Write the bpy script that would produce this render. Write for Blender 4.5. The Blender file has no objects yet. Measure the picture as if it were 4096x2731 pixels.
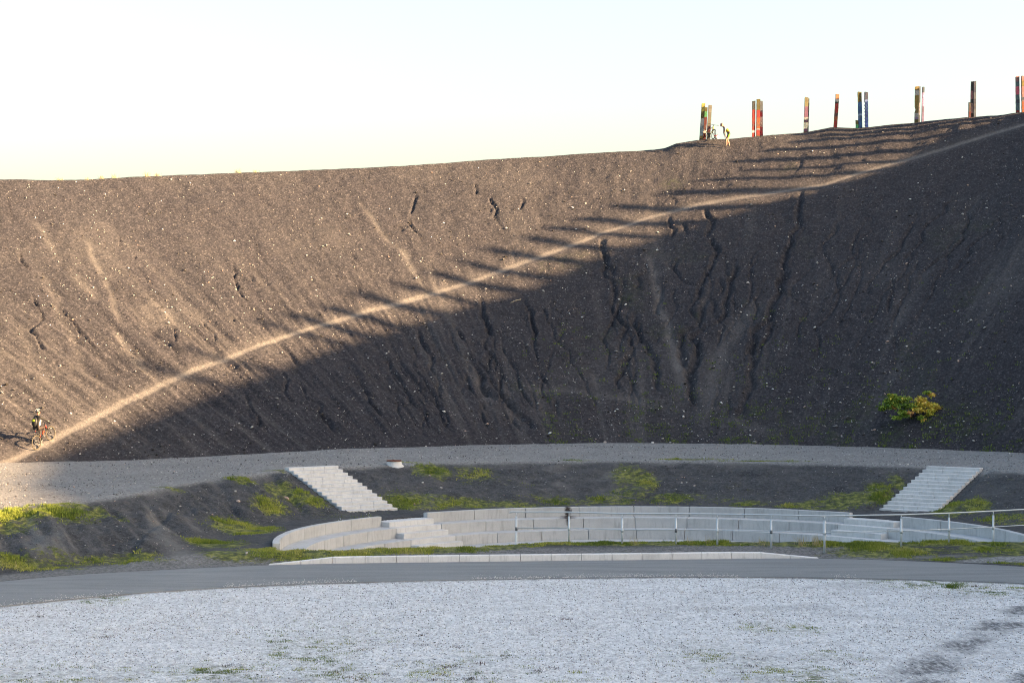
import bpy, bmesh, math, random
import numpy as np
from mathutils import Vector, Matrix

random.seed(7); RNG = np.random.default_rng(11)
scene = bpy.context.scene
COL = scene.collection

# ------------------------------------------------------------------ camera, sky, sun, exposure
CAMZ = 7.0; F = 8000.0          # focal length in photo pixels (4096 wide), level camera
cd = bpy.data.cameras.new('camera'); cam = bpy.data.objects.new('camera', cd); COL.objects.link(cam)
cam.location = (0, 0, CAMZ); cam.rotation_euler = (math.radians(90), 0, 0)
cd.sensor_width = 36.0; cd.lens = 36.0 * F / 4096.0; cd.clip_start = 0.5; cd.clip_end = 4000
scene.camera = cam
SUN = Vector((1.0, -0.26, 0.28)).normalized()       # towards the sun
elev = math.asin(SUN.z); azim = math.atan2(SUN.x, SUN.y)
world = bpy.data.worlds.new('World'); scene.world = world; world.use_nodes = True
wn = world.node_tree; wn.nodes.clear()
sky = wn.nodes.new('ShaderNodeTexSky'); sky.sky_type = 'NISHITA'; sky.sun_disc = False
sky.sun_elevation = elev; sky.sun_rotation = azim
sky.air_density = 1.1; sky.dust_density = 3.8; sky.ozone_density = 0.45; sky.altitude = 150
bg = wn.nodes.new('ShaderNodeBackground'); bg.inputs['Strength'].default_value = 0.05
wo = wn.nodes.new('ShaderNodeOutputWorld')
wn.links.new(sky.outputs[0], bg.inputs[0]); wn.links.new(bg.outputs[0], wo.inputs[0])
sd = bpy.data.lights.new('sun', 'SUN'); sd.energy = 5.0; sd.angle = math.radians(0.65); sd.color = (1.0, 0.67, 0.36)
so = bpy.data.objects.new('sun', sd); COL.objects.link(so); so.location = (60, -20, 60)
so.rotation_euler = (-SUN).to_track_quat('-Z', 'Y').to_euler()
scene.cycles.use_denoising = True; scene.cycles.denoiser = 'OPENIMAGEDENOISE'; scene.cycles.denoising_input_passes = 'RGB_ALBEDO_NORMAL'; scene.cycles.denoising_prefilter = 'NONE'; scene.cycles.filter_width = 1.05; scene.cycles.max_bounces = 4
scene.view_settings.view_transform = 'Standard'; scene.view_settings.look = 'None'
scene.view_settings.exposure = 3.15; scene.view_settings.gamma = 1.0; scene.view_settings.use_curve_mapping = False

# ------------------------------------------------------------------ numeric noise
def _hash(ix, iy, s):
    n = (ix.astype(np.int64) * 374761393 + iy.astype(np.int64) * 668265263 + s * 974711) & 0xFFFFFFFF
    n = ((n ^ (n >> 13)) * 1274126177) & 0xFFFFFFFF
    return ((n ^ (n >> 16)) & 0xFFFF) / 65535.0
def vnoise(x, y, s=0):
    x = np.asarray(x, float); y = np.asarray(y, float)
    ix = np.floor(x); iy = np.floor(y); fx = x - ix; fy = y - iy
    fx = fx * fx * (3 - 2 * fx); fy = fy * fy * (3 - 2 * fy)
    a = _hash(ix, iy, s); b = _hash(ix + 1, iy, s); c = _hash(ix, iy + 1, s); d = _hash(ix + 1, iy + 1, s)
    return (a + (b - a) * fx) + ((c + (d - c) * fx) - (a + (b - a) * fx)) * fy
def fbm(x, y, octv=4, s=0):
    v = 0; a = .5; t = 0
    for o in range(octv):
        v = v + a * vnoise(np.asarray(x) * 2 ** o, np.asarray(y) * 2 ** o, s + o * 17); t += a; a *= .5
    return v / t - .5
def sstep(a, b, x):
    t = np.clip((x - a) / (b - a), 0, 1); return t * t * (3 - 2 * t)

# ------------------------------------------------------------------ terrain functions (metres; camera at origin looking along +Y)
CX, CY = 6.0, 78.0        # centre of the bowl
AX, AY = 4.8, 67.0        # centre of the amphitheatre
TOE = np.array([(-70,62),(-50,45),(-30,35),(0,27),(20,24.5),(40.7,23.6),(54.7,23.4),(71.3,23.8),(88.1,24.6),(103.3,24.0),(121.7,22.9),(137.5,25.5),(147.8,29.9),(154.2,32.9),(165,39),(180,48)], float)
CRR = np.array([(-70,120),(-50,87),(-40,73),(-20,60),(0,57),(40,57),(61,56),(83,55),(110,54),(131,55),(154,62),(165,68),(180,78)], float)
def smooth_tab(tab, sig=3.0, n=1001):
    x = np.linspace(tab[0,0], tab[-1,0], n); y = np.interp(x, tab[:,0], tab[:,1]); d = x[1] - x[0]
    k = np.exp(-.5 * (np.arange(-int(4*sig/d), int(4*sig/d) + 1) * d / sig) ** 2); k /= k.sum()
    p = len(k) // 2; return x, np.convolve(np.pad(y, p, mode='edge'), k, mode='valid')
_tx, _ty = smooth_tab(TOE); _cx, _cy = smooth_tab(CRR, 2.0)
def r_toe(th): return np.interp(th, _tx, _ty)
def r_cr(th): return np.interp(th, _cx, _cy)
def zb(X): return np.interp(X, [-18, -8], [1.4, 1.8])
SKYL = np.array([(-400,413),(0,413),(200,413),(340,405),(560,397),(780,388),(950,379),(1150,365),(1300,356),(1450,348),(1525,342),(1555,330),(1600,322),(1680,318),(1800,308),(1850,304),(1910,292),(1960,295),(2000,293),(2110,280),(2220,270),(2290,266),(2352,258)], float) * 1.7415
_th = np.arange(-70, 180.01, .1)
def _crest():
    t = np.radians(_th); r = r_cr(_th); X = CX + r*np.cos(t); Y = CY + r*np.sin(t)
    px = 2048 + F*X/np.maximum(Y, 1); y = np.interp(px, SKYL[:,0], SKYL[:,1]); zf = CAMZ + (1365.5 - y)*Y/F
    rt = np.array([(-70,23.5),(-29,23.7),(-20,24.4),(-15,24.9),(-7.2,25.5),(-3.4,25.9),(0.6,26.2),(6,26.6),(11,26.8),(15,26.6),(19,26.6),(23.7,26.1),(28.7,26.1),(33.5,25.8),(36.9,25.5),(40.6,24.9),(42.3,24.4),(46.3,23.8),(52,23.3),(56,22.9),(59,22.2),(62,21.45)], float)
    zr = np.interp(_th, rt[:,0], rt[:,1]) + .25*fbm(_th/6, _th*0, 3, 5)
    zl = np.interp(_th, [132, 150, 165, 180], [16.6, 15.6, 14.5, 13])
    z = np.where(_th < 61.4, zr, np.where(_th > 131.5, zl, zf))
    k = np.exp(-.5*(np.arange(-120, 121)*.1/3.0)**2); k /= k.sum()
    return np.convolve(np.pad(z, 120, mode='edge'), k, mode='valid'), z
_zs, _zd = _crest()
def polar(X, Y):
    dx = X - CX; dy = Y - CY; r = np.hypot(dx, dy); th = np.degrees(np.arctan2(dy, dx))
    return np.where(th < -90, th + 360, th), r
def slope_raw(th, r, X):
    rt = r_toe(th); rc = r_cr(th); t = (r - rt)/(rc - rt); z0 = zb(X)
    zs = np.interp(th, _th, _zs); zd = np.interp(th, _th, _zd)
    z = z0 + (zs - z0)*t + (zd - zs)*sstep(.93, 1, t)
    over = np.clip(t - 1, 0, None)*(rc - rt)                       # beyond the crest: narrow top, then the outer flank
    z = np.where(t > 1, zd - .02*over - np.clip(over - 2.5, 0, None)*.5, z)
    return z, t
def road_far(X): return np.interp(X, RF[:,0], RF[:,1])
def road_near(X): return np.interp(X, RN[:,0], RN[:,1])
def _gp(l): return np.array([((x - 2048)*F*CAMZ/(y - 1365.5)/F, F*CAMZ/(y - 1365.5)) for x, y in l])
RF = _gp([(-900,2420),(0,2325),(280,2297),(561,2283),(842,2269),(1073,2258),(1330,2253),(2082,2244),(2569,2239),(2926,2234),(3275,2231),(3657,2243),(4096,2264),(4900,2330)])
RN = _gp([(-900,2530),(0,2421),(234,2400),(468,2374),(748,2356),(1100,2337),(1500,2324),(2048,2313),(2786,2304),(3309,2307),(4096,2327),(4900,2400)])
RF = np.vstack([[-60, RF[0,1] - 12], RF, [60, RF[-1,1] - 14]]); RN = np.vstack([[-60, RN[0,1] - 12], RN, [60, RN[-1,1] - 14]])
_x = np.linspace(-60, 60, 1201)
for _nm in ('RF', 'RN'):
    _t = globals()[_nm]; _y = np.interp(_x, _t[:,0], _t[:,1]); _k = np.exp(-.5*(np.arange(-30, 31)*.1/1.0)**2); _k /= _k.sum()
    globals()[_nm] = np.stack([_x, np.convolve(np.pad(_y, 30, mode='edge'), _k, mode='valid')], 1)
def kerb_h(X): return np.interp(X, [-7.64, -6.6, -5.6, 7.9, 8.9, 9.9], [0, .1, .2, .2, .1, 0])
RHOC = np.array([(-90,24),(-10,21),(40,20.5),(48.7,20.6),(90,20.5),(129.5,20.7),(143.5,20.0),(162,18.8),(178,19.4),(200,24),(270,24)], float)
_rx, _ry = smooth_tab(RHOC, 5.0)
def bank_s(X, Y):
    dx = X - AX; dy = Y - AY; rho = np.hypot(dx, dy); ph = np.degrees(np.arctan2(dy, dx)); ph = np.where(ph < -90, ph + 360, ph)
    rf = 15.0 + .8*fbm(X/3.1, Y/3.1, 2, 31); t1 = (rho - rf)/(np.interp(ph, _rx, _ry) - rf)
    yf = road_far(X) + 2.4; t2 = (Y - yf)/(67.6 - yf)
    k = .12; h = np.clip(.5 + .5*(t2 - t1)/k, 0, 1); t = t2*(1 - h) + t1*h - k*h*(1 - h)
    w = .05; t = np.where(t < -w, 0, np.where(t < w, (t + w)**2/(4*w), t)); u = 1 - t
    u = np.where(u < -w, 0, np.where(u < w, (u + w)**2/(4*w), u))
    return 1 - u, rho, ph
def y_lip(X): return np.interp(X, [-9, -7, -1.2, .3, 1.5], [63.7, 63.9, 65.0, 66.0, 66.75])
def basin_raw(X, Y):
    s, rho, ph = bank_s(X, Y); yf = road_far(X); kh = kerb_h(X)*.85
    yl = y_lip(X); base = kh + (.3 - kh)*np.where(X > -12, 1, .5)*sstep(.25, np.maximum(yl - yf - .1, .9), Y - yf)
    z = base + (zb(X) - base)*s
    pit = sstep(12.72, 12.62, rho)*sstep(.15, 1.1, Y - yl)
    z = z*(1 - pit) - 1.05*pit
    return z, s, rho, pit
def terr(X, Y):
    X = np.asarray(X, float); Y = np.asarray(Y, float)
    th, r = polar(X, Y); zsl, t = slope_raw(th, r, X); zba = basin_raw(X, Y)[0]
    return np.where((t > 0) & (Y > 60), np.maximum(zsl, zba), np.where(Y > road_far(X), zba, 0.0))
def unproj(px, py, ymin=52, ymax=150):
    Y = np.arange(ymin, ymax, .04); X = (px - 2048)*Y/F; Z = CAMZ + (1365.5 - py)*Y/F
    i = int(np.argmax(terr(X, Y) >= Z)); return np.array([X[i], Y[i], Z[i]])
def unproj_path(pts): return np.array([unproj(*p) for p in pts])
def polydist(X, Y, path, width):
    """distance from grid points to a polyline in plan, computed only near it; returns (dist, along 0..1)"""
    D = np.full(X.shape, 1e9); L = np.zeros(X.shape)
    seg = np.hypot(*(path[1:,:2] - path[:-1,:2]).T); tot = seg.sum(); acc = 0
    for (a, b, l) in zip(path[:-1], path[1:], seg):
        m = (X > min(a[0], b[0]) - width) & (X < max(a[0], b[0]) + width) & (Y > min(a[1], b[1]) - width) & (Y < max(a[1], b[1]) + width)
        if l > 1e-6 and m.any():
            dx, dy = b[0] - a[0], b[1] - a[1]
            t = np.clip(((X[m] - a[0])*dx + (Y[m] - a[1])*dy)/(l*l), 0, 1)
            d = np.hypot(X[m] - a[0] - t*dx, Y[m] - a[1] - t*dy); c = d < D[m]
            dm = D[m]; dm[c] = d[c]; D[m] = dm; lm = L[m]; lm[c] = (acc + t[c]*l)/tot; L[m] = lm
        acc += l
    return D, L
def densify(path, step=.35, wob=.12, seed=0):
    out = []; rs = np.random.default_rng(seed)
    for a, b in zip(path[:-1], path[1:]):
        n = max(1, int(np.hypot(*(b[:2] - a[:2]))/step))
        for i in range(n): out.append(a + (b - a)*i/n)
    out.append(path[-1]); out = np.array(out); j = rs.normal(0, wob, (len(out), 2)); j[0] = j[-1] = 0
    j = (j + np.roll(j, 1, 0) + np.roll(j, -1, 0))/2; out[:,:2] += j; return out

# ------------------------------------------------------------------ mesh helpers
def link(o, parent=None):
    COL.objects.link(o)
    if parent is not None: o.parent = parent
    return o
def mesh_np(name, V, Fc, mat, parent=None, smooth=False, attrs=None, uvd=None):
    me = bpy.data.meshes.new(name); V = np.asarray(V, np.float32); Fc = np.asarray(Fc, np.int32); k = Fc.shape[1]
    me.vertices.add(len(V)); me.vertices.foreach_set('co', V.ravel())
    me.loops.add(Fc.size); me.loops.foreach_set('vertex_index', Fc.ravel())
    me.polygons.add(len(Fc)); me.polygons.foreach_set('loop_start', np.arange(len(Fc), dtype=np.int32)*k)
    me.polygons.foreach_set('use_smooth', np.full(len(Fc), smooth, bool))
    for n, a in (attrs or {}).items():
        at = me.attributes.new(n, 'FLOAT', 'POINT'); at.data.foreach_set('value', np.asarray(a, np.float32).ravel())
    me.update(calc_edges=True)
    if mat: me.materials.append(mat)
    return link(bpy.data.objects.new(name, me), parent)
def grid_faces(n, m):
    i = np.arange(n - 1)[:, None]*m + np.arange(m - 1)[None, :]
    return np.stack([i, i + m, i + m + 1, i + 1], -1).reshape(-1, 4)
class MB:
    """collects simple solids into one mesh"""
    def __init__(s): s.v = []; s.f = []
    def box(s, c, size, rot=None, bev=0):
        hx, hy, hz = (d/2 for d in size); b = len(s.v)
        for z in (-hz, hz):
            for x, y in ((-hx,-hy),(hx,-hy),(hx,hy),(-hx,hy)):
                p = Vector((x, y, z)); p = rot @ p if rot else p; s.v.append(tuple(Vector(c) + p))
        s.f += [tuple(b + i for i in q) for q in ((3,2,1,0),(4,5,6,7),(0,1,5,4),(1,2,6,5),(2,3,7,6),(3,0,4,7))]
        return s
    def prism(s, poly, z0, z1):
        n = len(poly); b = len(s.v)
        s.v += [(x, y, z0) for x, y in poly] + [(x, y, z1) for x, y in poly]
        s.f.append(tuple(b + i for i in reversed(range(n)))); s.f.append(tuple(b + n + i for i in range(n)))
        s.f += [(b + i, b + (i + 1) % n, b + n + (i + 1) % n, b + n + i) for i in range(n)]; return s
    def tube(s, pts, rad, n=8, close=False):
        pts = [Vector(p) for p in pts]; m = len(pts); b = len(s.v); rad = rad if hasattr(rad, '__len__') else [rad]*m
        up = None
        for i, p in enumerate(pts):
            d = (pts[(i + 1) % m] - pts[i - 1]) if close else (pts[min(i + 1, m - 1)] - pts[max(i - 1, 0)])
            d = d.normalized(); ref = Vector((0, 0, 1)) if abs(d.z) < .95 else Vector((1, 0, 0))
            u = d.cross(ref).normalized()
            if up is not None and u.dot(up) < 0: u = -u
            up = u; w = d.cross(u)
            for k in range(n):
                a = 2*math.pi*k/n; s.v.append(tuple(p + (u*math.cos(a) + w*math.sin(a))*rad[i]))
        for i in range(m if close else m - 1):
            for k in range(n):
                i2 = (i + 1) % m; s.f.append((b + i*n + k, b + i*n + (k + 1) % n, b + i2*n + (k + 1) % n, b + i2*n + k))
        if not close: s.f.append(tuple(b + k for k in reversed(range(n)))); s.f.append(tuple(b + (m - 1)*n + k for k in range(n)))
        return s
    def ell(s, c, r, nu=12, nv=8, rot=None):
        b = len(s.v); c = Vector(c)
        for j in range(1, nv):
            t = math.pi*j/nv
            for i in range(nu):
                a = 2*math.pi*i/nu; p = Vector((r[0]*math.sin(t)*math.cos(a), r[1]*math.sin(t)*math.sin(a), r[2]*math.cos(t)))
                s.v.append(tuple(c + (rot @ p if rot else p)))
        for z in (1, -1):
            p = Vector((0, 0, z*r[2])); s.v.append(tuple(c + (rot @ p if rot else p)))
        T = b + (nv - 1)*nu; B = T + 1
        for j in range(nv - 2):
            for i in range(nu): s.f.append((b + j*nu + i, b + (j + 1)*nu + i, b + (j + 1)*nu + (i + 1) % nu, b + j*nu + (i + 1) % nu))
        for i in range(nu):
            s.f.append((T, b + i, b + (i + 1) % nu)); s.f.append((B, b + (nv - 2)*nu + (i + 1) % nu, b + (nv - 2)*nu + i))
        return s
    def build(s, name, mat, parent=None, smooth=False, bevel=0):
        me = bpy.data.meshes.new(name); me.from_pydata(s.v, [], s.f)
        if bevel:
            bm = bmesh.new(); bm.from_mesh(me)
            bmesh.ops.bevel(bm, geom=bm.edges[:], offset=bevel, segments=1, affect='EDGES', clamp_overlap=True); bm.to_mesh(me); bm.free()
        me.polygons.foreach_set('use_smooth', [smooth]*len(me.polygons)); me.update()
        if mat: me.materials.append(mat)
        return link(bpy.data.objects.new(name, me), parent)
def empty(name, loc=(0, 0, 0), rz=0):
    o = bpy.data.objects.new(name, None); o.location = loc; o.rotation_euler = (0, 0, rz); o.empty_display_size = .2; return link(o)
def tag(o, label=None, cat=None, group=None, kind=None):
    for k, v in (('label', label), ('category', cat), ('group', group), ('kind', kind)):
        if v: o[k] = v
    return o

# ------------------------------------------------------------------ materials
class NT:
    def __init__(s, name):
        s.m = bpy.data.materials.new(name); s.m.use_nodes = True; s.t = s.m.node_tree; s.b = s.t.nodes['Principled BSDF']
        s.b.inputs['Roughness'].default_value = .9; s.b.inputs['Specular IOR Level'].default_value = .25
        s.co = s.n('ShaderNodeTexCoord').outputs['Object']
    def n(s, k, **kw):
        nd = s.t.nodes.new(k)
        for a, v in kw.items(): setattr(nd, a, v)
        return nd
    def lk(s, a, b): s.t.links.new(a, b)
    def mapped(s, scale):
        mp = s.n('ShaderNodeMapping'); s.lk(s.co, mp.inputs['Vector']); mp.inputs['Scale'].default_value = scale; return mp.outputs[0]
    def noise(s, scale, detail=4, rough=.55, vec=None):
        nd = s.n('ShaderNodeTexNoise'); nd.inputs['Scale'].default_value = scale; nd.inputs['Detail'].default_value = detail
        nd.inputs['Roughness'].default_value = rough; s.lk(vec or s.co, nd.inputs['Vector']); return nd.outputs['Fac']
    def voro(s, scale, out='Distance', feature='F1', vec=None):
        nd = s.n('ShaderNodeTexVoronoi', feature=feature); nd.inputs['Scale'].default_value = scale; s.lk(vec or s.co, nd.inputs['Vector']); return nd.outputs[out]
    def ramp(s, fac, stops, interp='LINEAR'):
        r = s.n('ShaderNodeValToRGB'); r.color_ramp.interpolation = interp; e = r.color_ramp.elements
        while len(e) < len(stops): e.new(.5)
        for el, (p, c) in zip(e, stops): el.position = p; el.color = (*c, 1) if len(c) == 3 else c
        s.lk(fac, r.inputs[0]); return r.outputs[0]
    def mix(s, fac, a, b, mode='MIX'):
        m = s.n('ShaderNodeMix', data_type='RGBA', blend_type=mode)
        for sock, v in ((m.inputs[0], fac), (m.inputs[6], a), (m.inputs[7], b)):
            if hasattr(v, 'is_linked'): s.lk(v, sock)
            else: sock.default_value = v if isinstance(v, float) else (*v, 1)
        return m.outputs[2]
    def math(s, op, a, b=None, c=None):
        m = s.n('ShaderNodeMath', operation=op)
        for i, v in enumerate((a, b, c)):
            if v is None: continue
            if hasattr(v, 'is_linked'): s.lk(v, m.inputs[i])
            else: m.inputs[i].default_value = v
        return m.outputs[0]
    def attr(s, name): return s.n('ShaderNodeAttribute', attribute_name=name).outputs['Fac']
    def sep(s): 
        x = s.n('ShaderNodeSeparateXYZ'); s.lk(s.co, x.inputs[0]); return x.outputs
    def col(s, c):
        if hasattr(c, 'is_linked'): s.lk(c, s.b.inputs['Base Color'])
        else: s.b.inputs['Base Color'].default_value = (*c, 1)
        return s
    def bump(s, h, strength=.5, dist=.02):
        b = s.n('ShaderNodeBump'); b.inputs['Strength'].default_value = strength; b.inputs['Distance'].default_value = dist
        s.lk(h, b.inputs['Height']); s.lk(b.outputs[0], s.b.inputs['Normal']); return s
    def set(s, **kw):
        for k, v in kw.items(): s.b.inputs[k].default_value = v
        return s
def plain(name, c, rough=.7, metal=0, var=.15, sc=12):
    t = NT(name); n = t.noise(sc, 3); lo = tuple(x*(1 - var) for x in c); hi = tuple(min(1, x*(1 + var)) for x in c)
    t.col(t.ramp(n, [(.3, lo), (.7, hi)])); t.set(Roughness=rough, Metallic=metal); return t.m

def soil_material():
    t = NT('shale_soil'); big = t.noise(.35, 5, .6); mid = t.noise(2.0, 6, .7); fine = t.noise(7, 5, .75)
    c = t.ramp(mid, [(.36, (0.0136,0.0135,0.0183)), (.5, (0.0271,0.0258,0.0312)), (.64, (0.0486,0.0434,0.0482))])
    c = t.mix(.35, c, t.ramp(big, [(.3, (0.0175,0.0172,0.0228)), (.7, (0.0370,0.0333,0.0367))]))
    c = t.mix(.65, c, t.ramp(fine, [(.38, (0.0068,0.0072,0.0095)), (.48, (0.0252,0.0237,0.0279)), (.56, (0.0387,0.0352,0.0407)), (.64, (0.1066,0.0971,0.1077))]))
    c = t.mix(t.attr('dust'), c, t.ramp(t.noise(7, 4, .6), [(.25, (.092,.085,.082)), (.75, (.17,.155,.147))]))
    g = t.ramp(t.noise(5, 4, .6), [(.3, (.018,.030,.007)), (.55, (.045,.062,.012)), (.8, (.09,.10,.025))])
    gm = t.math('MULTIPLY', t.attr('green'), t.ramp(t.noise(3.2, 5, .75), [(.44, (0,0,0)), (.62, (1,1,1))]))
    c = t.mix(gm, c, g)
    sp = t.voro(9); spk = t.math('LESS_THAN', sp, .16); pick = t.math('GREATER_THAN', t.noise(7, 2), .58)
    c = t.mix(t.math('MULTIPLY', t.math('MULTIPLY', spk, pick), .55), c, (.34,.31,.285))
    t.col(c).bump(t.math('ADD', t.math('MULTIPLY', fine, .7), t.math('MULTIPLY', t.noise(22, 3, .7), .3)), .9, .10); return t.m
def gravel_col(t, cols, scale):
    v = t.voro(scale, 'Color'); bw = t.n('ShaderNodeRGBToBW'); t.lk(v, bw.inputs[0])
    return t.ramp(bw.outputs[0], cols)
def basin_material():
    t = NT('basin_ground'); mid = t.noise(2.2, 5, .65); fine = t.noise(8, 5, .75); big = t.noise(.4, 4, .6)
    c = t.ramp(mid, [(.36, (0.0230,0.0240,0.0280)), (.5, (0.0415,0.0420,0.0458)), (.64, (0.0691,0.0672,0.0674))])
    c = t.mix(.5, c, t.ramp(fine, [(.38, (0.0115,0.0120,0.0140)), (.5, (0.0415,0.0420,0.0458)), (.62, (0.1210,0.1200,0.1221))]))
    c = t.mix(t.math('MULTIPLY', t.ramp(big, [(.35, (0,0,0)), (.7, (1,1,1))]), .35), c, (0.0979,0.0936,0.0916))
    c = t.mix(t.attr('dust'), c, t.ramp(t.noise(5, 4, .6), [(.25, (.13,.125,.12)), (.75, (.24,.225,.21))]))
    gr = gravel_col(t, [(.15, (.088,.086,.084)), (.4, (.19,.185,.175)), (.6, (.25,.242,.228)), (.85, (.40,.39,.38))], 17)
    gr = t.mix(.4, gr, t.ramp(t.noise(.9, 5, .65), [(.3, (.155,.152,.146)), (.7, (.26,.25,.235))]))
    gr = t.mix(.4, gr, t.ramp(t.noise(8, 4, .75), [(.40, (.07,.07,.075)), (.60, (.36,.355,.35))]))
    c = t.mix(t.attr('gravel'), c, gr)
    g = t.ramp(t.noise(4.5, 4, .6), [(.36, (.035,.045,.014)), (.5, (.10,.115,.022)), (.64, (.24,.235,.055))])
    gm = t.ramp(t.math('ADD', t.attr('green'), t.math('MULTIPLY', t.math('SUBTRACT', t.noise(3.6, 6, .8), .5), 3.4)), [(.36, (0,0,0)), (.72, (1,1,1))])
    c = t.mix(t.math('MULTIPLY', gm, .9), c, g)
    h = t.math('ADD', t.math('MULTIPLY', fine, .6), t.math('MULTIPLY', t.voro(17), .5))
    t.col(c).bump(h, .8, .05); return t.m
def white_gravel_material():
    t = NT('white_gravel')
    c = gravel_col(t, [(.12, (.17,.165,.165)), (.32, (.54,.54,.55)), (.55, (.74,.74,.75)), (.85, (.88,.86,.82))], 20)
    c = t.mix(.35, c, gravel_col(t, [(.15, (.32,.31,.30)), (.5, (.70,.70,.70)), (.85, (.88,.87,.86))], 44))
    c = t.mix(.45, c, t.ramp(t.noise(.55, 5, .65, t.mapped((.8, 1.5, 1))), [(.3, (.52,.52,.53)), (.5, (.70,.70,.71)), (.7, (.80,.80,.80))]))
    c = t.mix(t.math('MULTIPLY', t.ramp(t.noise(4, 5, .75, t.mapped((1.3, .6, 1))), [(.50, (0,0,0)), (.62, (1,1,1))]), .55), c, (.36,.355,.36))
    c = t.mix(t.math('MULTIPLY', t.ramp(t.noise(8, 5, .8, t.mapped((1.5, .55, 1))), [(.52, (0,0,0)), (.62, (1,1,1))]), .55), c, (.24,.24,.25))  # short dark dashes: shading of small bumps painted into the gravel colour
    d = t.ramp(t.noise(6, 5, .7), [(.3, (.055,.056,.060)), (.55, (.14,.14,.145)), (.8, (.34,.34,.35))])
    c = t.mix(t.math('MULTIPLY', t.attr('dirt'), t.ramp(t.noise(5, 6, .8, t.mapped((1.5, .5, 1))), [(.36, (.15,.15,.15)), (.56, (1,1,1))])), c, d)
    g = t.ramp(t.noise(8, 4, .6), [(.3, (.04,.045,.02)), (.55, (.11,.13,.03)), (.8, (.19,.19,.06))])
    gm = t.math('MULTIPLY', t.attr('green'), t.ramp(t.noise(3.4, 5, .75), [(.46, (0,0,0)), (.62, (1,1,1))]))
    c = t.mix(gm, c, g)
    h = t.math('ADD', t.voro(20), t.math('MULTIPLY', t.noise(4, 4, .6), 1.2))
    t.col(c).bump(h, .7, .03); return t.m
def asphalt_material():
    t = NT('asphalt'); v = t.voro(60, 'Color'); bw = t.n('ShaderNodeRGBToBW'); t.lk(v, bw.inputs[0])
    c = t.ramp(bw.outputs[0], [(.2, (0.149,0.151,0.152)), (.6, (0.219,0.218,0.216)), (.9, (0.333,0.328,0.320))])
    c = t.mix(.6, c, t.ramp(t.noise(.8, 5, .6, t.mapped((.35, 2.2, 1))), [(.3, (0.149,0.155,0.157)), (.5, (0.206,0.212,0.213)), (.72, (0.280,0.282,0.275))]))
    c = t.mix(t.math('MULTIPLY', t.ramp(t.noise(1.5, 3, .5, t.mapped((.2, 3, 1))), [(.55, (0,0,0)), (.75, (1,1,1))]), .35), c, (0.315,0.311,0.296))
    t.col(c).bump(t.voro(60), .4, .008).set(Roughness=.8); return t.m
def concrete_material(name, base=.46, warm=0.0, dirty=.5):
    t = NT(name); c0 = (base*(1 + warm), base, base*(1 - warm)); d = tuple(x*.72 for x in c0); l = tuple(min(.95, x*1.12) for x in c0)
    c = t.ramp(t.noise(1.3, 5, .65), [(.28, d), (.5, c0), (.75, l)])
    c = t.mix(.35, c, t.ramp(t.noise(30, 3, .7), [(.3, tuple(x*.8 for x in c0)), (.7, tuple(min(.95, x*1.15) for x in c0))]))
    st = t.noise(3.0, 4, .6, t.mapped((3, 3, .45)))
    c = t.mix(t.math('MULTIPLY', t.ramp(st, [(.52, (0,0,0)), (.75, (1,1,1))]), dirty), c, tuple(x*.55 for x in c0))
    oi = t.n('ShaderNodeObjectInfo'); c = t.mix(t.math('MULTIPLY', oi.outputs['Random'], .16), c, tuple(x*.62 for x in c0))
    t.col(c).bump(t.noise(40, 4, .7), .25, .006).set(Roughness=.85); return t
M = {}
M['soil'] = soil_material(); M['basin'] = basin_material(); M['white'] = white_gravel_material(); M['asphalt'] = asphalt_material()
M['concrete'] = concrete_material('pale_concrete', .50, .0, .65).m
M['stair'] = concrete_material('stair_concrete', .60, .01, .5).m
M['kerb'] = concrete_material('kerb_concrete', .74, .04, .6).m
M['steel'] = NT('galvanised_steel').col((.58,.62,.64)).set(Roughness=.45, Metallic=.35).m
M['steel_dark'] = plain('weathered_steel', (.16,.17,.18), .6, .3)
def stone_mat():
    t = NT('stone'); a = t.attr('tone')
    c = t.ramp(a, [(0, (.035,.031,.028)), (.12, (.08,.074,.07)), (.35, (.26,.25,.24)), (.6, (.48,.46,.43)), (.8, (.46,.33,.27)), (1, (.78,.77,.75))])
    c = t.mix(.5, c, t.ramp(t.noise(14, 3), [(.3, (.5,.5,.5)), (.7, (1,1,1))]), 'MULTIPLY'); t.col(c); return t.m
M['stone'] = stone_mat()
def grass_mat():
    t = NT('grass_blades'); a = t.attr('tone')
    t.col(t.ramp(a, [(0, (.05,.085,.016)), (.35, (.14,.19,.028)), (.65, (.29,.32,.05)), (.85, (.40,.37,.12)), (1, (.45,.39,.2))])); t.set(Roughness=.7)
    t.b.inputs['Transmission Weight'].default_value = 0; return t.m
M['grass'] = grass_mat()

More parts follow.
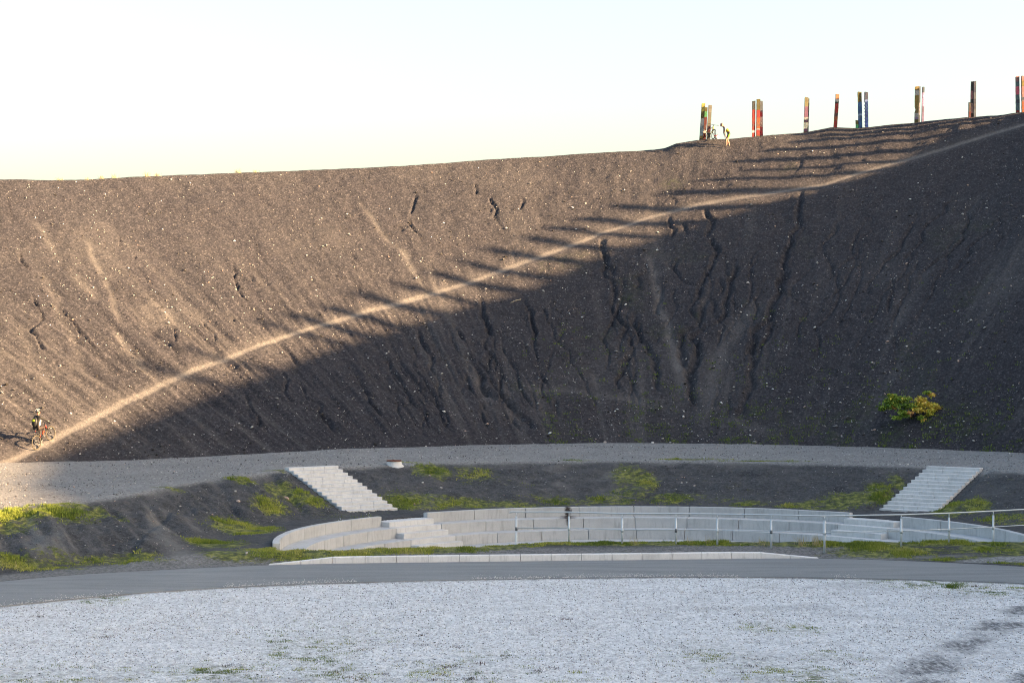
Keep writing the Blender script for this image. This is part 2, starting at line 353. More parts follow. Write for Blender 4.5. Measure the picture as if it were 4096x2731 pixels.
# ------------------------------------------------------------------ marks on the heap: rills, dusty streaks, the trail
def z2(l, ox, oy, k): return [(ox + x/k, oy + y/k) for x, y in l]
Z2 = lambda *l: z2(l, 0, 600, 1.68); Z3 = lambda *l: z2(l, 1400, 600, 1.68); Z4 = lambda *l: z2(l, 2000, 1000, 1.96); Z8 = lambda *l: z2(l, 1900, 500, 1.68); OV = lambda *l: [(x*1.7415, y*1.7415) for x, y in l]
RILLS = [(Z4((820,30),(830,130),(880,230),(900,330),(890,490),(960,580),(1000,620),(960,660),(880,740)), .24),
 (Z4((180,350),(240,450),(280,650),(300,850),(340,1000),(390,1130),(430,1220),(480,1330)), .30),
 (Z4((310,430),(350,500),(355,620),(380,720)), .22), (Z4((1060,480),(1080,600),(1150,780),(1200,880),(1240,980),(1280,1110)), .26),
 (Z4((1020,800),(980,920),(945,1040),(970,1110)), .26), (Z4((1700,50),(1640,150),(1580,280),(1560,390)), .24),
 (Z4((1870,80),(1810,250),(1780,430),(1740,530),(1660,600)), .25), (Z4((1620,380),(1560,590),(1480,640),(1450,750),(1470,930)), .32),
 (Z4((1640,600),(1520,700),(1540,800),(1560,880),(1510,960),(1520,1100),(1540,1240)), .40),
 (Z4((2190,100),(2210,200),(2210,330),(2130,480),(2000,660),(1990,760),(2020,870),(1970,940),(1970,1060),(1950,1150),(1880,1310)), .34),
 (Z4((2160,560),(2060,740),(2020,850)), .24), (Z4((30,1140),(100,1240),(200,1340),(270,1400)), .30), (Z4((1250,270),(1250,400),(1260,520)), .2),
 (Z4((1700,230),(1720,340)), .2), (Z4((1410,50),(1370,150)), .22), (Z4((2010,60),(1990,200)), .15), (Z4((1080,560),(1000,800)), .16),
 (Z2((150,620),(165,720),(180,800),(220,850),(280,930),(370,1010),(480,1130),(590,1260),(680,1380),(740,1480)), .24),
 (Z2((365,650),(360,740)), .15), (Z2((755,460),(790,580),(825,680)), .2), (Z2((895,690),(900,740)), .14), (Z2((1580,740),(1590,820),(1560,900),(1600,950),(1660,1020)), .24),
 (Z2((1580,1140),(1600,1190)), .26), (Z2((1370,1150),(1450,1290)), .2), (Z2((230,980),(275,1110),(230,1220),(310,1350),(360,1440)), .24), (Z2((2140,640),(2160,720),(2160,800)), .18),
 (Z2((2010,740),(2040,780)), .13), (Z2((545,660),(540,720)), .22), (Z2((1170,1180),(1180,1290)), .11), (Z2((1750,1110),(1770,1160)), .2), (Z2((60,340),(75,500)), .14),
 (Z3((410,240),(420,350),(410,500),(460,590),(510,660),(600,740)), .26), (Z3((850,230),(835,300)), .22), (Z3((940,320),(980,400),(960,450)), .25), (Z3((930,390),(900,460),(925,520)), .25), (Z3((1150,330),(1130,400)), .24),
 (Z3((870,980),(900,1120),(960,1250),(930,1300),(940,1480),(980,1600),(1010,1680)), .36), (Z3((1170,980),(1220,1090),(1250,1260),(1260,1450)), .26), (Z3((760,1370),(850,1480),(890,1560),(960,1660)), .34), (Z3((700,1180),(760,1290)), .22),
 (Z3((1700,600),(1720,740),(1760,850)), .25), (Z3((1300,640),(1340,560),(1390,540)), .12), (Z8((1300,620),(1340,700),(1310,760)), .18), (Z8((1560,560),(1600,650),(1570,760)), .25), (Z8((2190,450),(2170,560),(2180,680),(2120,780),(2060,930),(2060,1080)), .28), (Z8((1400,660),(1420,740)), .14), (Z8((1590,760),(1640,830),(1590,920)), .26),
 (OV((1260,640),(1300,780)), .14), (OV((820,870),(870,960)), .2), (OV((690,880),(760,990)), .18), (OV((640,850),(680,930)), .16), (OV((960,760),(1000,850),(1020,930)), .2), (OV((560,900),(600,980)), .16), (OV((2050,640),(2040,720)), .16)]
STREAKS = [(Z3((70,350),(200,530),(330,650),(440,830),(520,950)), .20, .42), (Z2((560,560),(640,730),(750,960),(790,1100),(830,1190)), .18, .38), (Z2((770,1200),(850,1330),(920,1410),(1000,1500)), .22, .42),
 (Z4((1190,60),(1230,220),(1250,350),(1240,470),(1310,560),(1330,700),(1370,850),(1400,950),(1420,1080),(1430,1200)), .24, .55),
 (Z4((2080,380),(2000,450),(1880,560),(1780,720),(1690,880),(1680,1000),(1650,1150),(1600,1300),(1590,1420)), .55, .30), (Z4((1880,500),(1900,600),(1800,760)), .3, .2),
 (Z4((100,1060),(400,1085),(780,1130),(1050,1170),(1480,1250)), .28, .24), (Z4((1670,1300),(1950,1370),(2250,1450)), .28, .22), (Z4((720,950),(760,1080)), .2, .25),
 (Z2((230,460),(330,600),(420,740)), .25, .25), (Z2((490,820),(560,910),(640,1010)), .35, .28), (Z2((950,1010),(1060,1200)), .8, .22), (Z2((1130,1040),(1170,1200)), .4, .2), (Z3((1080,660),(1105,750)), .12, .35), (Z3((1990,680),(2050,840),(2080,990)), .2, .3),
 (OV((2255,440),(2190,540)), .3, .12), (OV((2140,610),(2085,690),(2050,770)), .3, .20), (OV((90,610),(160,760),(200,860)), .3, .18), (OV((30,730),(120,880)), .35, .16), (OV((1080,850),(1130,930),(1190,960)), .4, .22)]
TRAIL = OV((-40,1082),(0,1063),(60,1040),(130,1005),(250,940),(400,870),(480,835),(600,790),(720,750),(850,712),(950,685),(1050,655),(1180,608),(1280,575),(1380,535),(1500,495),(1600,470),(1700,452),(1900,420),(2000,388),(2150,345),(2280,305),(2352,285),(2420,262))
trail_path = densify(unproj_path(TRAIL), .5, .03, 3)

# ------------------------------------------------------------------ the heap
def heap_height(X, Y, detail=True):
    th, r = polar(X, Y); z, t = slope_raw(th, r, X); arc = np.radians(th)*40.0
    n = .16*fbm(X/2.2, Y/2.2, 4, 40) + .20*fbm(arc/1.3, r/7.0, 4, 41) + .10*fbm(X/.5, Y/.5, 3, 42) + .10*(np.abs(fbm(X/1.1, Y/1.1, 4, 43)) < .03)*fbm(X/.4, Y/.4, 2, 44)
    z = z + n*sstep(-.01, .05, t)*np.where(t > .985, .35, 1); return z, t, th, r, arc
def heap_patch(name, th0, th1, nth, ts):
    th = np.linspace(th0, th1, nth); T = np.asarray(ts); TH, TT = np.meshgrid(th, T, indexing='ij')
    rt = r_toe(TH); R = rt + (r_cr(TH) - rt)*TT; a = np.radians(TH); X = CX + R*np.cos(a); Y = CY + R*np.sin(a)
    Z, t, _, r, arc = heap_height(X, Y)
    dust = np.zeros_like(X); green = np.zeros_like(X)
    if nth > 500:
        for i, (pts, w) in enumerate(RILLS):
            p = densify(unproj_path(pts), .35, .14, i); D, L = polydist(X, Y, p, 1.2)
            lit = .60 if pts[0][1] < 1300 and pts[0][0] < 2300 else 1.05; w2 = w*.46*lit*(.6 + .8*vnoise(X*1.6, Y*1.6, 60 + i)); tap = sstep(0, .12, L)*sstep(1, .85, L)*.7 + .3
            brk = (.2 + 1.0*sstep(.3, .6, vnoise(X*.8, Y*.8, 160 + i)) if lit < 1 else .75 + .5*vnoise(X*.8, Y*.8, 160 + i))*(.55 + .9*vnoise(X*4.5, Y*4.5, 260 + i)); Z -= np.where(D < 1.2, brk*(tap*w*.8*lit*np.exp(-(D/w2)**2) - tap*w*.12*np.exp(-((D - 2.2*w2)/w2)**2)), 0)
        rr_ = np.random.default_rng(77)
        for i in range(70):
            a0 = math.radians(rr_.uniform(62, 150)); t0 = rr_.uniform(.12, .92); r0 = float(r_toe(math.degrees(a0))) + t0*31; L_ = rr_.uniform(1.2, 4.2); w = rr_.uniform(.05, .12)
            p = densify(np.array([(CX + (r0 - L_*k/4)*math.cos(a0 + rr_.normal(0, .004)), CY + (r0 - L_*k/4)*math.sin(a0), 0) for k in range(5)]), .3, .08, 300 + i); D, L = polydist(X, Y, p, .8); w2 = w*.55*(.6 + .8*vnoise(X*2, Y*2, i))
            Z -= np.where(D < .8, (sstep(0, .2, L)*sstep(1, .8, L)*.8 + .2)*w*.7*(.3 + 1.1*vnoise(X*2.6, Y*2.6, 400 + i))*np.exp(-(D/w2)**2), 0)
        for i in range(46):
            a0 = math.radians(rr_.uniform(58, 118)); t0 = rr_.uniform(.6, 1.0)*float(np.interp(math.degrees(a0), [58, 75, 90, 118], [.80, .74, .55, .26])); r0 = float(r_toe(math.degrees(a0))) + t0*31; L_ = max(1.5, min(rr_.uniform(4, 13), t0*31 - 1)); w = rr_.uniform(.07, .15); m_ = 9; dr = np.cumsum(rr_.normal(0, .009, m_))
            p = densify(np.array([(CX + (r0 - L_*k/(m_ - 1))*math.cos(a0 + dr[k]), CY + (r0 - L_*k/(m_ - 1))*math.sin(a0 + dr[k]), 0) for k in range(m_)]), .4, .10, 500 + i); D, L = polydist(X, Y, p, .8); w2 = w*.62*(.6 + .8*vnoise(X*2, Y*2, 600 + i))
            Z -= np.where(D < .8, (sstep(0, .25, L)*sstep(1, .85, L)*.8 + .2)*w*1.25*(.4 + .9*vnoise(X*1.6, Y*1.6, 700 + i))*np.exp(-(D/w2)**2), 0)
        low = sstep(92, 108, TH)*sstep(.75, .3, t)*sstep(.0, .06, t); Z += low*(.22*fbm(arc/.55, r/5.0, 3, 45) + .14*fbm(arc/.25, r/3.0, 2, 46))
        for i, (pts, w, s) in enumerate(STREAKS):
            p = densify(unproj_path(pts), .5, .06, 100 + i); D, L = polydist(X, Y, p, w*4 + .5)
            br = .55 + .9*vnoise(X*2, Y*2, 80 + i)
            dust = np.maximum(dust, np.where(D < w*4 + .4, s*br*np.exp(-(D/(w*1.1))**2)*(sstep(0, .15, L)*sstep(1.0, .8, L)*.8 + .2), 0))
            Z -= np.where(D < w*3, .05*np.exp(-(D/w)**2), 0)
        D, L = polydist(X, Y, trail_path, 2.2); zr_ = slope_raw(TH, R, X)[0]; Z = np.where(D < 2.2, Z + (zr_ - Z)*.75*np.exp(-(D/.5)**2), Z)
        wid = .19 + .14*fbm(X/3, Y/3, 2, 90)
        dust = np.maximum(dust, np.where(D < 2.2, np.exp(-(D/wid)**4)*(.70 + .5*fbm(X/.6, Y/.6, 3, 91)) + .20*np.exp(-(D/.7)**2), 0))
        Z -= np.where(D < 2.2,   .08*np.exp(-(D/.35)**2), 0)
        fan = (sstep(.10, .0, t))*.0
        dust = np.clip(dust + .28*sstep(.08, .30, fbm(arc/.8, r/9, 4, 95))*sstep(1, .4, t)*.7 + .12*sstep(.0, .3, fbm(X/6, Y/6, 3, 96)), 0, 1)
        green = .55*sstep(.16, .0, t)*sstep(80, 62, TH)*sstep(-.02, .2, fbm(X/2, Y/2, 4, 97)) + .30*sstep(.20, .30, fbm(X/3.5, Y/3.5, 4, 98))*sstep(112, 95, TH)*sstep(.9, .3, t)
        for px, py, rr, s in ((2510,1195,.5,.6), (2070,1545,.4,.5), (2610,1630,.3,.6), (3020,1635,.35,.6), (3930,900,.5,.4), (2690,735,.6,.5), (3160,670,.5,.4), (3440,1690,.5,.5), (3820,1650,.4,.5), (3560,1740,.8,.6), (3750,1700,.6,.5)):
            q = unproj(px, py); green = np.maximum(green, s*np.exp(-(((X - q[0])/rr)**2 + ((Y - q[1])/rr)**2)))
    o = mesh_np(name, np.stack([X, Y, Z], -1).reshape(-1, 3), grid_faces(nth, len(T))[:, ::-1], M['soil'], smooth=True, attrs={'dust': dust, 'green': np.clip(green, 0, 1)})
    tag(o, kind='structure'); return o
T_FINE = np.concatenate([np.linspace(-.05, 1.0, 330), np.linspace(1.004, 1.14, 24)])
T_COARSE = np.concatenate([np.linspace(-.05, 1.0, 70), np.linspace(1.004, 1.14, 8)])
T_FLANK = np.linspace(1.14, 3.2, 24)
heap_patch('heap_slope', 33, 160, 1000, T_FINE)
heap_patch('heap_slope', -68, 33, 260, T_COARSE); heap_patch('heap_slope', 160, 178, 40, T_COARSE)
heap_patch('heap_flank', -68, 178, 300, T_FLANK)

# ------------------------------------------------------------------ basin: raised gravel path, bank, shelf, verge
GREEN = [ # photo px, py, radius across, radius deep, strength
 (640,1120,.9,1.6,.9),(560,1105,1.0,1.0,.8),(700,1140,1.2,1.6,.95),(620,1165,1.0,1.6,.8),(560,1215,1.6,2.2,1.0),(490,1250,1.5,1.4,1.0),(520,1270,1.7,.8,1.0),(600,1275,1.6,.6,.7),
 (70,1180,2.6,1.4,.95),(180,1165,2.2,.9,.8),(20,1205,1.2,1.2,.8),(30,1290,1.6,.9,.8),(150,1285,1.5,.7,.6),(280,1290,1.4,.6,.8),(320,1275,1.0,.6,.8),(90,1300,2.0,.5,.7),
 (980,1080,.8,1.4,.95),(1010,1085,.7,1.2,.8),(1090,1090,1.3,1.6,.55),(930,1150,1.2,1.6,.8),(990,1155,1.6,1.4,.7),(1080,1158,2.0,.9,.8),(1180,1158,1.8,.7,.75),(1300,1152,1.8,.8,.6),
 (1440,1095,.9,1.8,.8),(1480,1105,.8,1.5,.9),(1450,1130,1.2,1.4,.6),(1400,1150,1.4,.8,.7),(1550,1145,1.6,.9,.6),(1650,1148,1.2,.5,.4),(1720,1157,1.4,.5,.7),(1850,1158,1.6,.6,.8),(1950,1150,1.5,1.4,.9),(1900,1165,1.5,.5,.9),(2020,1130,.7,1.8,.9),(2060,1105,.4,1.4,.8),
 (2180,1165,.9,2.0,.8),(2240,1160,.8,1.4,.9),(2300,1190,1.2,1.2,.6),(2330,1200,1.0,1.2,.5),(780,1110,.5,1.2,.6),(820,1130,.4,1.6,.7),(860,1150,.5,1.4,.9),
 (1600,1055,2.0,.6,.8),(1750,1058,2.2,.5,.8),(1850,1060,1.2,.4,.6),(1320,1057,1.6,.4,.5),(940,1062,.8,.4,.5),(630,1080,.8,.6,.7),(380,1118,1.0,.5,.7),(400,1290,1.4,.4,.5)]
STAIRS = [dict(top=(-8.4, 82.9, 1.83), d=(.56, -.8285), label='pale concrete stairs going down the bank left of the amphitheatre'), dict(top=(18.35, 82.6, 1.83), d=(-.557, -.8305), label='grey concrete stairs going down the bank on the right')]
ST_N, ST_T, ST_R, ST_W = 13, .40, .118, 2.32
def basin():
    xs = np.arange(-34, 36.01, .125); ys = np.concatenate([np.arange(48, 57, .5), np.arange(57, 106, .125)])
    X, Y = np.meshgrid(xs, ys, indexing='ij'); Z, s, rho, pit = basin_raw(X, Y); yf = road_far(X)
    edge = .10*fbm(X/1.5, Y/1.5, 4, 12)
    mid = sstep(.03, .25, s)*sstep(1.0, .8, s)
    Z += (.05*fbm(X/1.1, Y/1.1, 4, 13) + .02*fbm(X/.3, Y/.3, 3, 14)) * (1 - pit)*sstep(.2, 1.2, Y - yf) + mid*(.26*fbm(X/.9, Y/.9, 4, 15) + .10*fbm(X/.35, Y/.35, 3, 18) + (.46*fbm((X + .5*Y)/.7, (Y - .4*X)/4.0, 3, 16) + .22*fbm((X + .5*Y)/.28, (Y - .4*X)/2.2, 3, 17))*sstep(-6, -9, X))
    for st in STAIRS:
        dx, dy = st['d']; u = (X - st['top'][0])*dx + (Y - st['top'][1])*dy; v = -(X - st['top'][0])*dy + (Y - st['top'][1])*dx
        m = (u > -.3) & (u < ST_N*ST_T + .1) & (np.abs(v) < ST_W/2 - .02); zl = st['top'][2] - ST_R*np.clip(u/ST_T, 0, ST_N) - .16
        Z = np.where(m, np.minimum(Z, zl), Z); m2 = (u > 0) & (u < ST_N*ST_T) & (np.abs(v) < ST_W/2 + .5) & ~m
        Z = np.where(m2, np.clip(Z, zl - .05, zl + .12), Z)
    kz_ = kerb_h(X) > .001; Z = Z - (Z + .15)*np.where(kz_, sstep(.27, .12, Y - yf), sstep(.10, -.15, Y - yf))
    dn_ = None
    gravel = sstep(.90, .99, s + edge*.6)*(.92 + .3*fbm(X/2, Y/2, 3, 19))
    verge = sstep(2.0, 1.3, Y - yf + .5*edge*6)*sstep(0, .2, Y - yf)*sstep(14, 11.5, X)*.55
    gravel = np.maximum(gravel, verge*(s < .2))
    dust = np.zeros_like(X); green = np.zeros_like(X)
    for px, py, rx, ry, st in GREEN:
        q = unproj(px*1.7415, py*1.7415); d = ((X - q[0])/rx)**2 + ((Y - q[1])/ry)**2
        green = np.maximum(green, st*np.exp(-(d*1.5)**2))
    wob = .5*fbm(X/1.2, Y/.8, 4, 21)
    yq = Y - y_lip(X); lip = sstep(-.95, -.5, yq + wob*.8)*sstep(1.4, .9, yq)*sstep(-9.5, -8, X)*(rho < 14.5)
    lip_r = sstep(9, 12, X)*sstep(.25, .6, Y - yf + wob*.6)*sstep(69, 67.6, Y)*sstep(-.55, .1, fbm(X/1.6, Y/.7, 4, 22)*2)
    green = np.maximum(green, np.maximum(lip, lip_r)*(.95 + .5*fbm(X/1.5, Y/.9, 3, 23)))
    green *= 1 - .8*np.exp(-(((X - 14.3)/1.8)**2 + ((Y - 64.7)/.35)**2)); dust = np.maximum(dust, .75*np.exp(-(((X - 13.6)/1.5)**2 + ((Y - 64.5)/.22)**2)**1.5))
    pg = sstep(1.2, .5, ((X - 16.6)/2.6)**2 + ((Y - 63.7)/.55)**2 + wob); gravel = np.maximum(gravel, pg*1.0); green *= 1 - pg; dust = np.maximum(dust, pg*.5)
    green = np.maximum(green, .22*sstep(.12, .26, fbm(X/2.0, Y/2.0, 4, 25))*sstep(.9, .2, s)*sstep(12.8, 13.2, rho)*(Y > 66))
    toe_d = polar(X, Y)
    # dusty run-outs on the left bank
    left = sstep(-6.5, -9.5, X)*sstep(72, 69, Y)
    dust = np.maximum(dust, left*mid*.55*sstep(.0, .28, fbm((X + .45*Y)/.40, (Y - .35*X)/4.0, 4, 27)))
    run = densify(unproj_path(OV((335,1185),(355,1210),(385,1240),(415,1270),(440,1288))), .4, .03, 5); D, L = polydist(X, Y, run, 2)
    dust = np.maximum(dust, np.where(D < 2, (.35 + .25*L)*np.exp(-(D/(.18 + .35*L))**2), 0)); green *= 1 - np.where(D < 2, np.exp(-(D/.6)**2), 0)
    for px, py, rx, ry, st_ in ((2230,1905,.8,2.2,.5),(2440,1885,.7,2.0,.55),(2150,1960,1.0,1.6,.35),(1700,1980,1.0,1.6,.35),(2420,1990,.9,1.6,.4),(3650,1870,.8,.9,.3),(1560,1910,.6,1.4,.35),(3950,1900,.7,1.0,.3)):
        q = unproj(px, py); dust = np.maximum(dust, st_*np.exp(-(((X - q[0])/rx)**2 + ((Y - q[1])/ry)**2))*sstep(-.15, .2, fbm(X/.5, Y/.5, 4, 28)))
    dust = np.maximum(dust, .35*sstep(.75, .95, s)*sstep(1.0, .93, s)*sstep(-.1, .2, fbm(X/1.3, Y/1.3, 3, 29)))
    th, r = toe_d; keep = (r < r_toe(th) + 1.5)
    n, m = X.shape; fc = grid_faces(n, m)[:, ::-1]; kv = keep.ravel(); fc = fc[kv[fc].all(1)]
    o = mesh_np('basin_ground', np.stack([X, Y, Z], -1).reshape(-1, 3), fc, M['basin'], smooth=True, attrs={'gravel': np.clip(gravel, 0, 1), 'dust': np.clip(dust, 0, 1), 'green': np.clip(green, 0, 1)})
    tag(o, kind='structure')
    return X, Y, Z, green, gravel, s, pit, keep
BX, BY, BZ, BG, BGR, BS, BP, BK = basin()
def bz(x, y):
    i = np.clip(((np.asarray(x) + 34)/.125), 0, BX.shape[0] - 2); j = np.clip((np.asarray(y) - 57)/.125 + 18, 0, BX.shape[1] - 2)
    return BZ[np.round(i).astype(int), np.round(j).astype(int)]

# ------------------------------------------------------------------ white gravel field and road
GPATCH = [(480,1542,.9,.45,.9),(300,1545,.6,.3,.5),(740,1545,.45,.3,.6),(800,1530,.3,.2,.5),(700,1485,1.1,.9,.55),(660,1500,.8,.5,.4),(1110,1505,.5,.3,.5),(1870,1552,.75,.5,1.0),(1800,1540,.7,.4,.6),(1740,1530,.7,.5,.6),(1650,1510,.8,.6,.4),(1800,1440,.8,.25,.8),(1770,1437,.4,.2,.7),(30,1560,1.6,.5,.6),(1920,1500,.4,.2,.4),(2330,1352,1.5,.35,.8),(2180,1340,1.6,.25,.7),(2050,1333,1.4,.2,.5),(230,1374,.8,.25,.7),(1000,1545,1.6,.5,.35)]
def gravel_field():
    xs = np.arange(-24, 24.01, .11); ys = np.concatenate([np.arange(-60, 40, 4), np.arange(40, 61, .11)])
    X, Y = np.meshgrid(xs, ys, indexing='ij'); X = X + (X/24)**5*40*(Y < 40) ; yn = road_near(X)
    Z = -.03 + .035*fbm(X/1.8, Y/.9, 4, 50) + .03*fbm(X/.3, Y/.3, 3, 51); Z = np.where(Y > yn + .25, -.14, Z)
    # wheel ruts
    for k in range(7):
        yc = 43 + k*2.2 + 1.5*fbm(X/9 + k, X*0, 2, 52 + k) + .12*(X - 5*math.sin(k))*math.sin(k*2.1); Z -= .05*np.exp(-((Y - yc)/.16)**2)*sstep(-.05, .2, fbm(X/3, Y*0 + k, 2, 60 + k))
    green = np.zeros_like(X); dirt = np.zeros_like(X)
    for px, py, rx, ry, st in GPATCH:
        yy = F*CAMZ/(py*1.7415 - 1365.5); xx = (px*1.7415 - 2048)*yy/F
        green = np.maximum(green, st*np.exp(-((((X - xx)/rx)**2 + ((Y - yy)/(ry*3))**2))))
    w = 1.2*fbm(X/1.6, Y/1.6, 4, 70)
    # dark worn ground round the lower right corner with a pale washed strip inside it
    q = densify(np.array([(8.0,40.0,0),(9.2,43.0,0),(10.4,45.6,0),(11.7,48.6,0),(13.2,52.0,0),(14.6,55.2,0)]), .5, 0); D, L = polydist(X, Y, q, 6); rag = sstep(-.22, .10, fbm(X/.9, Y/1.1, 4, 71) + .10)
    dirt = np.maximum(dirt, (.25 + .75*rag)*sstep(1.3 - .95*L, .1, D + w*.9)); q2 = densify(np.array([(9.2,40.0,0),(10.2,42.6,0),(11.1,45.2,0),(12.6,48.2,0)]), .5, 0); D2, L = polydist(X, Y, q2, 6)
    pale = sstep(.75, .35, D2 + w*.5); dirt = dirt*(1 - pale) + pale*.30*sstep(-.05, .2, fbm(X/.5, Y/.8, 3, 73)); q3 = densify(np.array([(10.2,39.5,0),(10.9,41.8,0),(11.8,43.6,0)]), .5, 0); D3, L = polydist(X, Y, q3, 4); dirt = np.maximum(dirt, sstep(.6, .3, D3 + w*.2))
    dirt = np.maximum(dirt, .45*sstep(.05, .3, fbm(X/1.2, Y/1.6, 4, 74))*sstep(44.5, 41, Y))
    dirt = np.maximum(dirt, .30*sstep(.02, .25, fbm(X/2.4, Y/1.2, 4, 72))*sstep(1, 7, X - (Y - 41)*.1)); dirt = np.maximum(dirt, .55*sstep(.22, .05, yn - Y - .1 + .2*w))
    o = mesh_np('gravel_field', np.stack([X, Y, Z], -1).reshape(-1, 3), grid_faces(*X.shape)[:, ::-1], M['white'], smooth=True, attrs={'dirt': np.clip(dirt, 0, 1), 'green': np.clip(green, 0, 1)})
    tag(o, kind='structure'); return X, Y, Z, green, dirt
GX, GY, GZ, GG, GD = gravel_field()
def road():
    xs = np.linspace(-58, 58, 700); yn = road_near(xs) + .05*fbm(xs/.7, xs*0, 3, 75); yf = road_far(xs) + .03*fbm(xs/.6, xs*0, 3, 76)
    rows = [(yn - .03, -.12), (yn, .0)] + [(yn + (yf - yn)*k/8, .012 + .05*math.sin(math.pi*k/8)) for k in range(1, 8)] + [(yf, .004), (yf + .02, -.12)]
    V = np.stack([np.stack([xs, y, np.full_like(xs, z)], -1) for y, z in rows], 1).reshape(-1, 3)
    tag(mesh_np('road', V, grid_faces(len(xs), len(rows))[:, ::-1], M['asphalt'], smooth=False), kind='structure')
road()
def near_slope():
    xs = np.linspace(-75, 75, 90); ys = np.concatenate([np.linspace(-70, -4, 40), np.linspace(-2, 39, 30)]); X, Y = np.meshgrid(xs, ys, indexing='ij')
    Z = np.interp(Y, [-70, -52, -46, -3, 1, 37, 39], [12, 24, 25, 5.4, 5.3, -.05, -.3]) + .5*fbm(X/6, Y/6, 4, 140)*sstep(36, 25, Y)*sstep(.0, 12., np.hypot(X, Y))
    tag(mesh_np('near_slope', np.stack([X, Y, Z], -1).reshape(-1, 3), grid_faces(*X.shape)[:, ::-1], M['soil'], smooth=True, attrs={'dust': np.zeros(X.size), 'green': np.zeros(X.size)}), kind='structure')
near_slope()
# land far below the heap, out to the horizon
gs = 3000.0
tag(mesh_np('ground', [(-gs,-gs,-36),(gs,-gs,-36),(gs,gs,-36),(-gs,gs,-36)], [(0,1,2,3)], plain('distant_land', (.06,.075,.04), .95, 0, .3, .01)), kind='structure')

# ------------------------------------------------------------------ amphitheatre
def wlink(o, parent): o.parent = parent; o.matrix_parent_inverse = Matrix.Translation(-Vector(parent.location)); return o
def arc_poly(r0, r1, a0, a1, n):
    A = np.radians(np.linspace(a0, a1, n + 1)); o = [(AX + r1*math.cos(a), AY + r1*math.sin(a)) for a in A] + [(AX + r0*math.cos(a), AY + r0*math.sin(a)) for a in A[::-1]]
    return o
def arc_block(name, mat, parent, r0, r1, a0, a1, z0, z1, n=3, bevel=.012):
    n = max(1, n); A = np.radians(np.linspace(a0, a1, n + 1)); V = []; Fc = []
    for a in A:
        c, s_ = math.cos(a), math.sin(a)
        V += [(AX + r0*c, AY + r0*s_, z0), (AX + r1*c, AY + r1*s_, z0), (AX + r1*c, AY + r1*s_, z1), (AX + r0*c, AY + r0*s_, z1)]
    for i in range(n):
        b = i*4
        for k in range(4): Fc.append((b + k, b + 4 + k, b + 4 + (k + 1) % 4, b + (k + 1) % 4))
    Fc.append((0, 1, 2, 3)); Fc.append((n*4 + 3, n*4 + 2, n*4 + 1, n*4))
    me = bpy.data.meshes.new(name); me.from_pydata(V, [], Fc); bm = bmesh.new(); bm.from_mesh(me)
    bmesh.ops.recalc_face_normals(bm, faces=bm.faces); es = [e for e in bm.edges if len(e.link_faces) == 2 and e.calc_face_angle(0) > .6]
    bmesh.ops.bevel(bm, geom=es, offset=bevel, segments=1, affect='EDGES', clamp_overlap=True); bm.to_mesh(me); bm.free(); me.materials.append(mat)
    return wlink(link(bpy.data.objects.new(name, me)), parent)
def soot_material():
    t = concrete_material('sooty_concrete', .50, .0, .35); x = t.sep(); base = t.b.inputs['Base Color'].links[0].from_socket
    dx = t.math('SUBTRACT', x[0], 2.19); dz = t.math('SUBTRACT', x[2], .30)
    wob = t.math('MULTIPLY', t.math('SUBTRACT', t.noise(7, 4, .7), .5), .35)
    d1 = t.math('ADD', t.math('ADD', t.math('ABSOLUTE', dx), t.math('MULTIPLY', t.math('ABSOLUTE', dz), .28)), wob)
    m1 = t.ramp(d1, [(.06, (1,1,1)), (.19, (0,0,0))])
    low = t.math('MULTIPLY', t.ramp(x[2], [(.085, (1,1,1)), (.12, (0,0,0))]), t.math('GREATER_THAN', x[2], .055)); d2 = t.math('ADD', t.math('ABSOLUTE', dx), wob); m2 = t.math('MULTIPLY', t.math('MULTIPLY', low, t.ramp(d2, [(.12, (1,1,1)), (.40, (0,0,0))])), .7)
    t.col(t.mix(t.math('MINIMUM', t.math('ADD', m1, m2), .93), base, (.030,.020,.018))); return t.m
M['soot'] = soot_material()
amph = tag(empty('amphitheatre', (AX, AY, -.9)), 'curved amphitheatre of pale concrete block tiers in the hollow', 'amphitheatre')
CL, CR = 135.4, 44.2; HWD = 1.15
TIERS = [(12.5, 12.74, -.2, .45, 8, 4), (11.7, 12.49, -.55, .07, 8, 4), (10.9, 11.69, -.95, -.31, 8, 4), (10.1, 10.89, -1.2, -.69, 7, 3)]
soot_a = math.degrees(math.atan2(79.2 - AY, 2.19 - AX))
for ti, (r0, r1, z0, z1, nb, nw) in enumerate(TIERS):
    h = math.degrees(math.asin(HWD/r0)); gap = math.degrees(.009/r0); off = 0
    for a0, a1, n in ((CR + h, CL - h, nb), (CL + h, (189.5, 190.5, 190.5, 189)[ti], nw + 2), (1.2, CR - h, nw)):
        for k in range(n):
            b0 = a0 + (a1 - a0)*k/n + gap; b1 = a0 + (a1 - a0)*(k + 1)/n - gap; jz = random.uniform(-.006, .006); jr = random.uniform(-.008, .008)
            mat = M['soot'] if (ti < 2 and b0 < soot_a < b1) else M['concrete']
            arc_block('seat_block', mat, amph, r0 + jr, r1 - .004, b0, b1, z0, z1 + jz)
for c in (CL, CR):
    prev = 13.2
    for k, (rf, zt) in enumerate(((12.1, .26), (11.7, .068), (11.3, -.12), (10.9, -.312), (10.5, -.50), (10.1, -.692))):
        h = math.degrees(math.asin((HWD - .012)/rf)); arc_block('aisle_step', M['stair'], amph, rf, prev - .004, c - h, c + h, zt - .45, zt, 2); prev = rf
